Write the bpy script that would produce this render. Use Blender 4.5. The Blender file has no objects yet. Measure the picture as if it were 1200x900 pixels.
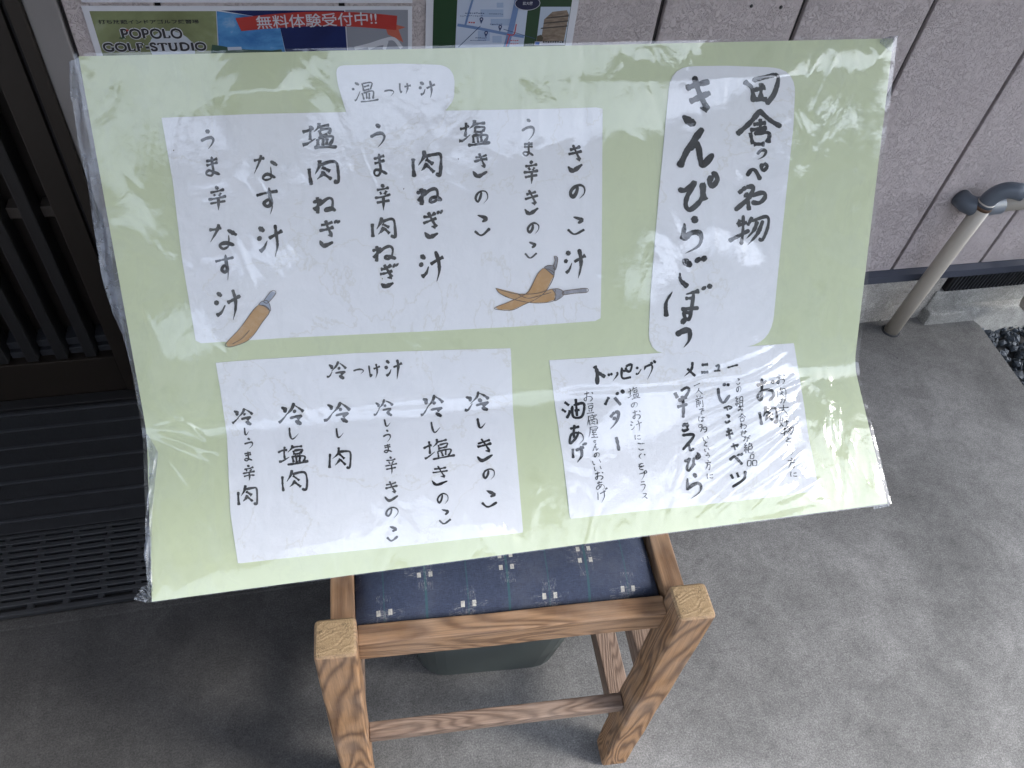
import bpy, bmesh, math, random
import numpy as np
from mathutils import Vector, Matrix, noise
random.seed(7); np.random.seed(7)
C = bpy.context.scene.collection
SC = bpy.context.scene

# ------------------------------------------------------------------ camera
F = 920.0; HC = 1.5                       # focal length in photo pixels (1200 wide), eye height
M = np.array([[0.9712569535578077, -0.09893511305012431, -0.21649889970012712],
              [-0.1021977554378567, 0.6481154765217364, -0.7546535283668041],
              [0.21497801968822447, 0.7550881885573113, 0.6193757167924553]])
def W(v): return np.array([v @ M[:, 0], v @ M[:, 2], -(v @ M[:, 1])])
EYE = np.array([0, 0, HC])
def ray(x, y): return W(np.array([x-600, y-450, F])/F)
def at_z(x, y, z): r = ray(x, y); return r*((z-HC)/r[2]) + EYE
def at_y(x, y, Y): r = ray(x, y); return r*(Y/r[1]) + EYE
cam = bpy.data.cameras.new('camera'); cam_o = bpy.data.objects.new('camera', cam); C.objects.link(cam_o)
r_, u_, b_ = W(np.array([1., 0, 0])), W(np.array([0, -1., 0])), W(np.array([0, 0, -1.]))
mw = Matrix([[r_[0], u_[0], b_[0], 0], [r_[1], u_[1], b_[1], 0], [r_[2], u_[2], b_[2], HC], [0, 0, 0, 1]])
cam_o.matrix_world = mw
cam.sensor_width = 36; cam.lens = 36*F/1200; cam.clip_end = 500; cam.clip_start = .02
SC.camera = cam_o

# ------------------------------------------------------------------ world, sun, exposure
SUN_EL, SUN_AZ = math.radians(42), math.radians(112)
wd = bpy.data.worlds.new('World'); SC.world = wd; wd.use_nodes = True
nt = wd.node_tree; nt.nodes.clear()
sky = nt.nodes.new('ShaderNodeTexSky'); sky.sky_type = 'NISHITA'; sky.sun_disc = False
sky.sun_elevation = SUN_EL; sky.sun_rotation = SUN_AZ; sky.dust_density = .8; sky.air_density = 1.0; sky.ozone_density = 1.0
hsv = nt.nodes.new('ShaderNodeHueSaturation'); hsv.inputs['Saturation'].default_value = .5
bg = nt.nodes.new('ShaderNodeBackground'); bg.inputs['Strength'].default_value = .15
wo = nt.nodes.new('ShaderNodeOutputWorld')
nt.links.new(sky.outputs[0], hsv.inputs['Color']); nt.links.new(hsv.outputs[0], bg.inputs[0]); nt.links.new(bg.outputs[0], wo.inputs[0])
sl = bpy.data.lights.new('sun', 'SUN'); sl.energy = 1.25; sl.angle = math.radians(20); sl.color = (1, .97, .92)
so = bpy.data.objects.new('sun', sl); C.objects.link(so)
sd = Vector((math.sin(SUN_AZ)*math.cos(SUN_EL), math.cos(SUN_AZ)*math.cos(SUN_EL), math.sin(SUN_EL)))
so.rotation_euler = sd.to_track_quat('Z', 'Y').to_euler(); so.location = (2, -3, 4)
SC.view_settings.view_transform = 'Standard'; SC.view_settings.look = 'None'
SC.view_settings.exposure = 2.65; SC.view_settings.gamma = 1

# ------------------------------------------------------------------ helpers
def link(name, me, mat=None, parent=None, label=None, cat=None, group=None, kind=None):
    o = bpy.data.objects.new(name, me); C.objects.link(o)
    if mat and me: me.materials.append(mat)
    if parent: o.parent = parent
    for k, v in (('label', label), ('category', cat), ('group', group), ('kind', kind)):
        if v: o[k] = v
    return o
def thing(name, label, cat, group=None, loc=(0, 0, 0)):
    return link(name, None, None, None, label, cat, group)
def mesh(name, verts, faces, smooth=False):
    me = bpy.data.meshes.new(name); me.from_pydata([tuple(map(float, v)) for v in verts], [], faces); me.update()
    if smooth: me.polygons.foreach_set('use_smooth', [True]*len(me.polygons))
    return me
def bm_mesh(bm, name='m', smooth=False):
    bmesh.ops.recalc_face_normals(bm, faces=bm.faces)
    me = bpy.data.meshes.new(name); bm.to_mesh(me); bm.free()
    if smooth: me.polygons.foreach_set('use_smooth', [True]*len(me.polygons))
    return me
def bx(bm, lo, hi, bev=0, seg=2):
    r = bmesh.ops.create_cube(bm, size=1)
    vs = r['verts']
    for v in vs:
        v.co = Vector([(lo[i]+hi[i])/2 + v.co[i]*(hi[i]-lo[i]) for i in range(3)])
    if bev:
        es = list({e for v in vs for e in v.link_edges})
        bmesh.ops.bevel(bm, geom=es, offset=bev, segments=seg, affect='EDGES', profile=.6)
def box(name, lo, hi, mat, parent=None, bev=0, **k):
    bm = bmesh.new(); bx(bm, lo, hi, bev); return link(name, bm_mesh(bm, name), mat, parent, **k)
def beam_mesh(a, b, wx, wy, bev=.004, up=(0, 0, 1), nseg=6, wob=0.0, seed=0, taper=1.0):
    """square bar from a to b, local z along it, lightly uneven"""
    a, b = Vector(a), Vector(b); L = (b-a).length
    bm = bmesh.new(); bx(bm, (-wx/2, -wy/2, 0), (wx/2, wy/2, L), bev, 3)
    for k in range(1, nseg):
        bmesh.ops.bisect_plane(bm, geom=bm.verts[:]+bm.edges[:]+bm.faces[:], plane_co=(0, 0, L*k/nseg), plane_no=(0, 0, 1))
    for v in bm.verts:
        t = v.co.z/L; s = 1+(taper-1)*t
        v.co.x *= s; v.co.y *= s
        if wob:
            n = noise.noise_vector(Vector((v.co.x*3+seed, v.co.y*3, v.co.z*9)))
            v.co += Vector((n.x, n.y, n.z*.5))*wob
    me = bm_mesh(bm, 'beam')
    z = (b-a).normalized(); x = Vector(up).cross(z)
    if x.length < 1e-4: x = Vector((1, 0, 0))
    x.normalize(); y = z.cross(x)
    return me, Matrix(((x.x, y.x, z.x, a.x), (x.y, y.y, z.y, a.y), (x.z, y.z, z.z, a.z), (0, 0, 0, 1)))
def tube_mesh(pts, rads, n=20, cap=True):
    P = [Vector(p) for p in pts]; vs = []; fs = []
    ref = None
    for i, p in enumerate(P):
        d = (P[min(i+1, len(P)-1)]-P[max(i-1, 0)]).normalized()
        if ref is None: ref = d.orthogonal().normalized()
        x = (ref - d*ref.dot(d)).normalized(); ref = x; y = d.cross(x)
        r = rads[i] if hasattr(rads, '__len__') else rads
        for k in range(n):
            a = 2*math.pi*k/n; vs.append(p + x*math.cos(a)*r + y*math.sin(a)*r)
    for i in range(len(P)-1):
        for k in range(n):
            fs.append((i*n+k, i*n+(k+1) % n, (i+1)*n+(k+1) % n, (i+1)*n+k))
    if cap: fs += [tuple(range(n))[::-1], tuple(range((len(P)-1)*n, len(P)*n))]
    return mesh('tube', vs, fs, True)

# ------------------------------------------------------------------ materials
class N:
    def __init__(s, name):
        s.m = bpy.data.materials.new(name); s.m.use_nodes = True; s.t = s.m.node_tree
        s.b = s.t.nodes['Principled BSDF']; s.out = s.t.nodes['Material Output']
    def n(s, typ, **k):
        nd = s.t.nodes.new(typ)
        for a, b in k.items():
            if a[0] == '_': nd.inputs[int(a[1:]) if a[1:].isdigit() else a[1:].replace('_', ' ')].default_value = b
            else: setattr(nd, a, b)
        return nd
    def l(s, a, b): s.t.links.new(a, b)
    def coords(s, kind='Object', scale=(1, 1, 1), rot=(0, 0, 0)):
        tc = s.n('ShaderNodeTexCoord'); mp = s.n('ShaderNodeMapping')
        mp.inputs['Scale'].default_value = scale; mp.inputs['Rotation'].default_value = rot
        s.l(tc.outputs[kind], mp.inputs[0]); return mp.outputs[0]
    def noise(s, vec, scale, detail=6, rough=.6, dist=0):
        nd = s.n('ShaderNodeTexNoise'); nd.inputs['Scale'].default_value = scale; nd.inputs['Detail'].default_value = detail
        nd.inputs['Roughness'].default_value = rough; nd.inputs['Distortion'].default_value = dist
        if vec: s.l(vec, nd.inputs['Vector'])
        return nd.outputs[0]
    def ramp(s, fac, stops, interp='LINEAR'):
        nd = s.n('ShaderNodeValToRGB'); cr = nd.color_ramp; cr.interpolation = interp
        while len(cr.elements) < len(stops): cr.elements.new(.5)
        for e, (p, c) in zip(cr.elements, stops):
            e.position = p; e.color = (c, c, c, 1) if not hasattr(c, '__len__') else (*c, 1)
        s.l(fac, nd.inputs[0]); return nd.outputs[0]
    def mix(s, a, b, fac=.5, mode='MIX'):
        nd = s.n('ShaderNodeMix', data_type='RGBA', blend_type=mode)
        for v, i in ((fac, 0), (a, 6), (b, 7)):
            if hasattr(v, 'is_linked') or hasattr(v, 'links'): s.l(v, nd.inputs[i])
            elif i == 0: nd.inputs[0].default_value = v
            else: nd.inputs[i].default_value = (*v, 1) if hasattr(v, '__len__') else (v, v, v, 1)
        return nd.outputs[2]
    def math(s, op, a, b=0.0, clamp=False):
        nd = s.n('ShaderNodeMath', operation=op, use_clamp=clamp)
        for v, i in ((a, 0), (b, 1)):
            if hasattr(v, 'links'): s.l(v, nd.inputs[i])
            else: nd.inputs[i].default_value = v
        return nd.outputs[0]
    def bump(s, h, strength, dist=.01, prev=None):
        nd = s.n('ShaderNodeBump'); nd.inputs['Strength'].default_value = strength; nd.inputs['Distance'].default_value = dist
        s.l(h, nd.inputs['Height'])
        if prev: s.l(prev, nd.inputs['Normal'])
        return nd.outputs[0]
    def fin(s, col=None, rough=.6, nrm=None, spec=.5, metal=0):
        for v, k in ((col, 'Base Color'), (rough, 'Roughness')):
            if v is None: continue
            if hasattr(v, 'links'): s.l(v, s.b.inputs[k])
            else: s.b.inputs[k].default_value = (*v, 1) if hasattr(v, '__len__') else v
        if nrm: s.l(nrm, s.b.inputs['Normal'])
        s.b.inputs['Specular IOR Level'].default_value = spec; s.b.inputs['Metallic'].default_value = metal
        return s.m
def plain(name, col, rough=.6, var=.12, scale=30, bump=.0, spec=.5):
    m = N(name); v = m.coords(); n = m.noise(v, scale)
    c = m.mix(tuple(x*(1-var) for x in col), tuple(min(1, x*(1+var)) for x in col), n)
    nr = m.bump(m.noise(v, scale*4), bump, .002) if bump else None
    return m.fin(c, rough, nr, spec)

def concrete(name, base=(.137, .134, .131), dirt_shade=True, rough=.85):
    m = N(name); v = m.coords()
    big = m.noise(v, 2.3, 8, .62, .6); mid = m.noise(v, 11, 8, .7, .8); fine = m.noise(v, 330, 3, .8); fine2 = m.noise(v, 70, 6, .8)
    k = m.ramp(big, [(.3, .62), (.5, .95), (.72, 1.28)])
    c = m.mix(tuple(x for x in base), k, 1, 'MULTIPLY')
    c = m.mix(c, m.ramp(mid, [(.3, .76), (.5, 1.0), (.72, 1.25)]), 1, 'MULTIPLY')
    c = m.mix(c, m.ramp(fine, [(.34, .45), (.5, 1.0), (.66, 1.7)]), .7, 'MULTIPLY')
    c = m.mix(c, m.ramp(fine2, [(.34, .7), (.5, 1.0), (.7, 1.25)]), .7, 'MULTIPLY')
    # pale scuffs
    sc = m.noise(m.coords(scale=(6, 22, 6), rot=(0, 0, .6)), 2.2, 8, .75, 1.2)
    c = m.mix(c, tuple(min(1, x*1.9) for x in base), m.ramp(sc, [(.62, 0), (.74, .5)]))
    sc2 = m.noise(m.coords(scale=(20, 5, 6), rot=(0, 0, -.3)), 3.1, 8, .75, 1.6)
    c = m.mix(c, tuple(min(1, x*1.8) for x in base), m.ramp(sc2, [(.63, 0), (.75, .4)]))
    # small pits
    vo = m.n('ShaderNodeTexVoronoi'); m.l(v, vo.inputs['Vector']); vo.inputs['Scale'].default_value = 9
    pit = m.ramp(vo.outputs['Distance'], [(.026, .9), (.042, 0)])
    c = m.mix(c, (.03, .03, .03), pit)
    if dirt_shade:   # dirt and painted-in shade darken the slab before the door, fading out
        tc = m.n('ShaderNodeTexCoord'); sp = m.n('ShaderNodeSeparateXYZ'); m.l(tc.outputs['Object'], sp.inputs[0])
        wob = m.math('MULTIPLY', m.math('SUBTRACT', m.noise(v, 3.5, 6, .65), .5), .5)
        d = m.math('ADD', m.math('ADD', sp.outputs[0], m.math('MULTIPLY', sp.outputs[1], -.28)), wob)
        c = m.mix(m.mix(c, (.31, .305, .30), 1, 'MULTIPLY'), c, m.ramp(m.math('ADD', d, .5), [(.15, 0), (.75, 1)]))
    nr = m.bump(fine, .35, .0015); nr = m.bump(mid, .25, .006, nr); nr = m.bump(m.ramp(vo.outputs['Distance'], [(.02, 0), (.04, 1)]), .4, .002, nr)
    return m.fin(c, rough, nr, .35)

def stucco(name, base=(.475, .425, .43)):
    m = N(name); v = m.coords()
    warp = m.noise(v, 45, 3, .5)
    a = m.noise(v, 95, 3, .55, 1.6)
    ridge = m.math('ABSOLUTE', m.math('SUBTRACT', a, .5))
    crack = m.ramp(ridge, [(.0, 0), (.028, .75), (.07, 1)])
    b = m.noise(v, 130, 4, .6, .6)
    mask = m.ramp(m.noise(v, 22, 2, .5), [(.30, .25), (.5, 1)])
    h = m.mix(1.0, crack, mask)
    col = m.mix(tuple(base), m.ramp(m.noise(v, 3, 5), [(.3, .95), (.7, 1.04)]), 1, 'MULTIPLY')
    col = m.mix(col, m.ramp(crack, [(0, .82), (1, 1)]), m.math('MULTIPLY', mask, .3), 'MULTIPLY')
    nr = m.bump(h, .8, .002); nr = m.bump(b, .5, .002, nr); nr = m.bump(a, .4, .003, nr)
    return m.fin(col, .75, nr, .35)

def wood(name, light=(.285, .16, .078), dark=(.072, .033, .016), scale=1.0, endgrain=True, seed=0):
    """weathered softwood; grain runs along local z"""
    m = N(name); tc = m.n('ShaderNodeTexCoord'); mp = m.n('ShaderNodeMapping')
    mp.inputs['Location'].default_value = (seed*.37, seed*.71, seed*1.3); m.l(tc.outputs['Object'], mp.inputs[0]); v = mp.outputs[0]
    mp2 = m.n('ShaderNodeMapping'); m.l(v, mp2.inputs[0]); mp2.inputs['Scale'].default_value = (1, 1, .16)
    wv = m.noise(mp2.outputs[0], 10*scale, 3, .5, .5)
    s = m.math('MULTIPLY', wv, 210)
    rings = m.math('SINE', s); rings = m.math('ADD', m.math('MULTIPLY', rings, .5), .5)
    rings = m.math('POWER', rings, 1.5)
    mp3 = m.n('ShaderNodeMapping'); m.l(v, mp3.inputs[0]); mp3.inputs['Scale'].default_value = (1, 1, .035)
    fib = m.noise(mp3.outputs[0], 420, 4, .7)
    c = m.mix(light, dark, m.math('MULTIPLY', rings, .8))
    c = m.mix(c, m.ramp(fib, [(.3, .62), (.55, 1.0), (.75, 1.22)]), .9, 'MULTIPLY')
    wear = m.ramp(m.noise(v, 9, 6, .65), [(.42, 0), (.68, 1)])
    c = m.mix(c, (.33, .275, .235), m.math('MULTIPLY', wear, .25))
    if endgrain:   # only on faces looking along the bar
        sp = m.n('ShaderNodeSeparateXYZ'); m.l(tc.outputs['Normal'], sp.inputs[0])
        f = m.ramp(m.math('ABSOLUTE', sp.outputs[2]), [(.55, 0), (.85, 1)])
        r2 = m.noise(v, 38, 3, .6, 2.5); e = m.math('ADD', m.math('MULTIPLY', m.math('SINE', m.math('MULTIPLY', r2, 60)), .5), .5)
        vo = m.n('ShaderNodeTexVoronoi', feature='DISTANCE_TO_EDGE'); vo.inputs['Scale'].default_value = 85; wq = m.n('ShaderNodeTexNoise'); wq.inputs['Scale'].default_value = 85; m.l(v, wq.inputs['Vector']); wv2 = m.mix(v, wq.outputs['Color'], .03); m.l(wv2, vo.inputs['Vector'])
        cr = m.ramp(vo.outputs[0], [(.0, .2), (.04, 1)])
        crm = m.mix(1.0, cr, m.ramp(m.noise(v, 40, 2), [(.45, 0), (.6, 1)]))
        ec = m.mix((.34, .235, .128), (.19, .12, .06), m.math('MULTIPLY', e, .6)); ec = m.mix(ec, crm, 1, 'MULTIPLY')
        c = m.mix(c, ec, f)
    nr = m.bump(rings, .3, .0012); nr = m.bump(fib, .35, .0012, nr)
    return m.fin(c, .6, nr, .35)

def green_board():
    m = N('pale green covering'); v = m.coords()
    c = m.mix((.50, .555, .36), (.56, .61, .41), m.noise(v, 3, 5))
    c = m.mix(c, (.40, .44, .25), m.ramp(m.noise(v, 14, 7, .7, .5), [(.56, 0), (.8, .45)]))
    return m.fin(c, .55, m.bump(m.noise(v, 7, 4), .25, .01), .3)
def paper_mat(name='paper', col=(.74, .75, .78)):
    m = N(name); v = m.coords()
    c = m.mix(tuple(x*.95 for x in col), col, m.noise(v, 6, 5))
    st = m.noise(v, 5, 7, .6, .4); line = m.math('ABSOLUTE', m.math('SUBTRACT', st, .47))
    c = m.mix((.60, .585, .54), c, m.ramp(line, [(.0, .45), (.006, 1)]))
    return m.fin(c, .7, m.bump(m.noise(v, 16, 5, .6), .3, .006), .2)
def ink_mat(name, dark, light, rough=.6):
    m = N(name); v = m.coords()
    n = m.noise(v, 120, 5, .75, .4)
    n2 = m.noise(v, 28, 3, .6)
    c = m.mix(dark, light, m.ramp(m.math('MULTIPLY', m.math('ADD', n, n2), .5), [(.42, 0), (.66, 1)]))
    return m.fin(c, rough, None, .25)
def film_mat(name, tint=0.0, refl=1.0, rough=.05, painted_sheen=.0):
    """thin clear plastic: see-through, with the reflection of both faces"""
    m = N(name); t = m.t; t.nodes.remove(m.b); v = m.coords()
    fr = m.n('ShaderNodeLayerWeight'); fr.inputs['Blend'].default_value = .5
    nz = m.noise(m.coords(scale=(1.6, 1, .55), rot=(.2, .7, 0)), 9, 2, .45, 1.6)
    nr = m.bump(nz, .42, .008); nr = m.bump(m.noise(v, 80, 3, .6, 1.5), .10, .002, nr)
    m.l(nr, fr.inputs['Normal'])
    gl = m.n('ShaderNodeBsdfGlossy'); gl.inputs['Roughness'].default_value = rough; m.l(nr, gl.inputs['Normal'])
    m.l(m.ramp(m.noise(v, 9, 4), [(.35, rough*.6), (.7, rough*2.2)]), gl.inputs['Roughness'])
    tr = m.n('ShaderNodeBsdfTransparent'); tr.inputs[0].default_value = (.985, .985, .98, 1)
    base = tr.outputs[0]
    if painted_sheen:      # milky sky reflections painted on as pale diffuse patches
        df = m.n('ShaderNodeBsdfDiffuse'); df.inputs[0].default_value = (.80, .86, .84, 1)
        mx = m.n('ShaderNodeMixShader'); m.l(tr.outputs[0], mx.inputs[1]); m.l(df.outputs[0], mx.inputs[2])
        a = m.noise(v, 7.5, 5, .55, 2.2); b = m.noise(m.coords(scale=(2.2, 1, .8), rot=(0, 0, .5)), 9, 4, .6, 2.8)
        f = m.mix(m.ramp(a, [(.46, 0), (.52, .55), (.7, 1)]), m.ramp(b, [(.54, 0), (.58, .8), (.75, 1)]), .5, 'ADD')
        tc = m.n('ShaderNodeTexCoord'); sp = m.n('ShaderNodeSeparateXYZ'); m.l(tc.outputs['Object'], sp.inputs[0])
        side = m.ramp(m.math('ABSOLUTE', m.math('SUBTRACT', sp.outputs[0], .25)), [(.12, .35), (.42, 1)])
        m.l(m.math('MULTIPLY', m.math('MULTIPLY', f, side), painted_sheen), mx.inputs[0]); base = mx.outputs[0]
    if tint:
        df = m.n('ShaderNodeBsdfDiffuse'); df.inputs[0].default_value = (.36, .40, .47, 1)
        mx = m.n('ShaderNodeMixShader'); m.l(tr.outputs[0], mx.inputs[1]); m.l(df.outputs[0], mx.inputs[2])
        m.l(m.ramp(m.noise(v, 30, 5, .7), [(.3, tint*.5), (.75, min(1, tint*1.9))]), mx.inputs[0]); base = mx.outputs[0]
    ms = m.n('ShaderNodeMixShader'); m.l(m.math('MULTIPLY', m.math('ADD', m.math('MULTIPLY', m.math('POWER', fr.outputs['Facing'], 5), .95), .048), 1.45*refl, True), ms.inputs[0])
    m.l(base, ms.inputs[1]); m.l(gl.outputs[0], ms.inputs[2]); m.l(ms.outputs[0], m.out.inputs['Surface'])
    return m.m

MT = dict(
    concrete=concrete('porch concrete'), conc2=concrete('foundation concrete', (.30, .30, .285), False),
    plaster=concrete('smooth base render', (.36, .345, .32), False), stucco=stucco('textured siding'),
    groove=plain('siding joint', (.035, .03, .03), .8), trim=plain('grey trim', (.19, .18, .18), .6, .08, 12, .1),
    flash=plain('dark blue metal flashing', (.045, .052, .075), .45, .15, 20), brown=plain('dark bronze aluminium', (.013, .0095, .007), .42, .15, 12),
    brown2=plain('bronze door infill', (.021, .016, .013), .5, .15, 14), brown3=plain('pale bronze rail', (.07, .058, .05), .4, .1, 14),
    black=plain('black frame', (.008, .008, .009), .5), rubber=plain('black rubber', (.0125, .0135, .016), .62, .3, 30, .3),
    rib=plain('worn rib', (.026, .028, .033), .5, .4, 20), rubber2=plain('slotted rubber', (.017, .0185, .021), .6, .35, 40, .3),
    wood=wood('weathered wood', seed=1), wood2=wood('weathered wood rail', (.30, .175, .095), (.12, .062, .032), .8, False, 3),
    wood3=wood('weathered wood stretcher', (.22, .15, .11), (.10, .064, .046), .8, False, 8),
    green=green_board(), paper=paper_mat(), film=film_mat('clear plastic film', painted_sheen=.07), flap=film_mat('folded plastic film', .30, .9, .2),
    ink=ink_mat('brush ink', (.012, .012, .014), (.075, .075, .08)), marker=ink_mat('black marker ink', (.009, .011, .015), (.022, .025, .032)),
    thinink=ink_mat('thin brush ink', (.028, .028, .03), (.12, .12, .125)),
    tub=plain('grey green plastic', (.05, .062, .059), .42, .1, 8), pipe=plain('beige pvc', (.46, .42, .36), .4, .12, 9),
    elbow=plain('blue grey pvc', (.105, .125, .155), .42, .12, 10), gravel=plain('crushed blue stone', (.055, .066, .08), .7, .5, 35, .3),
    soil=plain('dark soil', (.03, .032, .036), .9, .3, 40, .4), white=plain('poster white', (.56, .57, .62), .45, .03, 3),
    added_house_wall=plain('added brown house wall', (.26, .24, .22), .8), added_eave=plain('added eave paint', (.22, .2, .18), .7), asphalt=concrete('street asphalt', (.1, .1, .1), False))

# ------------------------------------------------------------------ ground and porch
YW = 1.316                                   # wall face
def sheet(name, pts, z, mat, **k):
    return link(name, mesh(name, [(x, y, z) for x, y in pts], [tuple(range(len(pts)))]), mat, **k)
# the far ground, one sheet to the horizon
sheet('ground', [(-120, -120), (120, -120), (120, 120), (-120, 120)], -.16, MT['asphalt'], kind='structure')
def porch():
    c = at_z(1140, 367, 0); e = at_z(1200, 450, 0)
    slope = (e-c)[:2]; far = c[:2]+slope/abs(slope[1])*2.3
    pts = [(-1.6, -1.2), (far[0], -1.2+.1)]
    pts = [(-1.6, -1.1), (far[0], -1.1), (c[0]-.002, c[1]-.05), (c[0]-.012, c[1]-.02), (c[0]-.04, c[1]+.0), (c[0]-.1, YW+.03), (-1.6, YW+.03)]
    bm = bmesh.new(); b = [bm.verts.new((x, y, 0)) for x, y in pts]; f = bm.faces.new(b)
    r = bmesh.ops.extrude_face_region(bm, geom=[f]); 
    for v in [g for g in r['geom'] if isinstance(g, bmesh.types.BMVert)]: v.co.z = -.15
    te = [e for e in bm.edges if all(abs(v.co.z) < 1e-6 for v in e.verts)]
    bmesh.ops.bevel(bm, geom=te, offset=.008, segments=2, affect='EDGES')
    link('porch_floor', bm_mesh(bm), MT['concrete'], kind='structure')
porch()
def gravel():
    base = []
    for k in range(8):
        bm = bmesh.new(); bmesh.ops.create_icosphere(bm, subdivisions=1, radius=1)
        for v in bm.verts: v.co *= 1+random.uniform(-.4, .3); v.co.z *= random.uniform(.6, .9)
        base.append(([v.co.copy() for v in bm.verts], [tuple(v.index for v in f.verts) for f in bm.faces])); bm.free()
    vs, fs = [], []
    for i in range(5200):
        x, y = random.uniform(1.83, 2.75), random.uniform(.55, 1.33)
        s = random.choice((.006, .008, .011, .014)); z = -.075+random.uniform(0, .03)
        V, Fc = random.choice(base); rot = Matrix.Rotation(random.uniform(0, 6.3), 3, Vector((random.random(), random.random(), random.random()+.1)).normalized())
        o = len(vs)
        for p in V: q = rot @ p*s; vs.append((x+q.x, y+q.y, z+q.z))
        fs += [tuple(o+j for j in f) for f in Fc]
    link('gravel', mesh('gravel', vs, fs), MT['gravel'], label='dark blue crushed gravel in the bed right of the porch slab', kind='stuff')
    sheet('gravel_bed', [(1.8, .5), (2.8, .5), (2.8, 1.36), (1.8, 1.36)], -.085, MT['soil'], kind='structure')
gravel()

# ------------------------------------------------------------------ house: siding, base, door
house = thing('house', 'grey house front with vertical grooved textured siding and a dark lattice door', 'house')
XD = -.40                                    # right edge of the door frame
P = .2812; gx = [.631+P*k for k in range(-3, 8)]
edges = [-.352] + gx
for a, b in zip(edges[:-1], edges[1:]):
    box('siding_panel', (a+.0048, YW, .2075), (b-.0048, YW+.02, 2.6), MT['stucco'], house, .003)
box('siding_joint', (-.352, YW+.009, .2076), (gx[-1], YW+.045, 2.6), MT['groove'], house)
box('corner_trim', (XD, YW-.004, 0), (-.3535, YW+.05, 2.6), MT['trim'], house, .003)
# drip flashing: sloped lip
def flashing():
    x0, x1 = -.352, gx[-1]; prof = [(YW+.004, .2065), (YW-.016, .200), (YW-.018, .178), (YW-.008, .176), (YW+.004, .184)]
    vs = [(x, y, z) for x in (x0, x1) for y, z in prof]; n = len(prof)
    fs = [(i, (i+1) % n, n+(i+1) % n, n+i) for i in range(n)]+[tuple(range(n)), tuple(range(n, 2*n))]
    link('drip_flashing', mesh('f', vs, fs), MT['flash'], house)
flashing()
xf = 1.69
box('foundation', (-.352, YW+.006, -.14), (xf, YW+.04, .2), MT['plaster'], house, .002)
box('foundation', (xf+.001, YW+.03, -.14), (gx[-1], YW+.09, .2), MT['conc2'], house, .002)
box('foundation_ledge', (xf-.015, YW-.028, -.14), (gx[-1], YW+.031, .045), MT['conc2'], house, .01)
box('foundation_ledge', (xf-.012, YW-.0, .04), (gx[-1], YW+.031, .105), MT['conc2'], house, .008)
vent = box('vent', (1.70, YW-.002, .108), (2.25, YW+.028, .176), MT['black'], house)
for k in range(44):
    x = 1.706+k*.0125
    me = mesh('slat', [(x, YW-.006, .111), (x+.004, YW-.006, .111), (x+.010, YW-.006, .173), (x+.006, YW-.006, .173), (x, YW-.001, .111), (x+.004, YW-.001, .111), (x+.010, YW-.001, .173), (x+.006, YW-.001, .173)],
              [(0, 1, 2, 3), (0, 4, 5, 1), (1, 5, 6, 2), (2, 6, 7, 3), (3, 7, 4, 0)])
    link('vent_slat', me, MT['rib'], vent)
# screw holes in the siding
for px in ((880.5, 7), (915, 8.3)):
    p = at_y(*px, YW); link('screw_hole', tube_mesh([(p[0], YW-.001, p[2]), (p[0], YW+.001, p[2])], [.0032, .0032], 10), MT['black'], house)
# sliding lattice door
door = box('sliding_door', (-1.3, 1.392, .0), (XD-.07, 1.40, 2.2), MT['brown2'], house)
box('door_frame', (XD-.022, YW-.012, 0), (XD-.0005, 1.42, 2.25), MT['brown'], house, .002)
box('door_frame', (XD-.034, YW+.014, 0), (XD-.0225, 1.42, 2.25), MT['black'], house)
box('door_stile', (XD-.079, YW+.004, .0), (XD-.0345, 1.39, 2.2), MT['brown'], door, .002)
for k in range(14):
    x = -.524-k*.0585
    box('door_slat', (x-.0115, 1.322, .135), (x+.0115, 1.372, 2.15), MT['black'], door, .003)
    box('door_slat_face', (x-.0185, 1.365, .14), (x-.0117, 1.385, 2.15), MT['brown'], door)
    box('door_batten', (x+.0117, 1.36, .487), (x+.047, 1.391, .512), MT['brown3'], door, .002)
    box('door_batten', (x+.0117, 1.352, .150), (x+.047, 1.391, .170), MT['rib'], door, .002)
    box('door_batten', (x+.0117, 1.345, .128), (x+.047, 1.391, .146), MT['rib'], door, .002)
    box('door_batten', (x+.0117, 1.36, .93), (x+.047, 1.391, .955), MT['brown3'], door, .002)
box('door_rail', (-1.3, 1.326, .0), (XD-.0795, 1.391, .126), MT['brown'], door, .003)
box('door_sill', (-1.3, 1.325, -.001), (XD-.0795, 1.42, .0), MT['black'], house)
box('door_sill', (-1.3, 1.296, .002), (XD, 1.3245, .016), MT['black'], house, .003)
# lintel; the unseen overhang and side wall are added to shade the porch
box('lintel', (-1.3, YW, 2.26), (-.352, YW+.05, 2.6), MT['trim'], house)
box('added_eave', (-1.6, -.5, 2.35), (4.7, YW-.001, 2.43), MT['added_eave'], house)
wing = thing('added_side_wall', 'grey rendered side wall added out of view to darken the left of the entrance', 'wall')
box('siding_panel', (-1.14, .25, 0.0), (-1.04, YW-.05, 2.34), MT['stucco'], wing)

street = thing('added_opposite_house', 'plain grey house added across the street, unseen, for the plastic wrap to reflect', 'house')  # made up out of view, to shape the film's reflections and the light
box('wall', (-22, -12.5, -.16), (30, -9, 6.4), MT['added_house_wall'], street)
box('roof', (-22.4, -12.9, 6.41), (30.4, -8.6, 6.55), MT['flash'], street)
for k in range(6): box('window', (-12+k*3.4, -8.995, .9), (-10.2+k*3.4, -8.95, 2.2), MT['black'], street)

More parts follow.
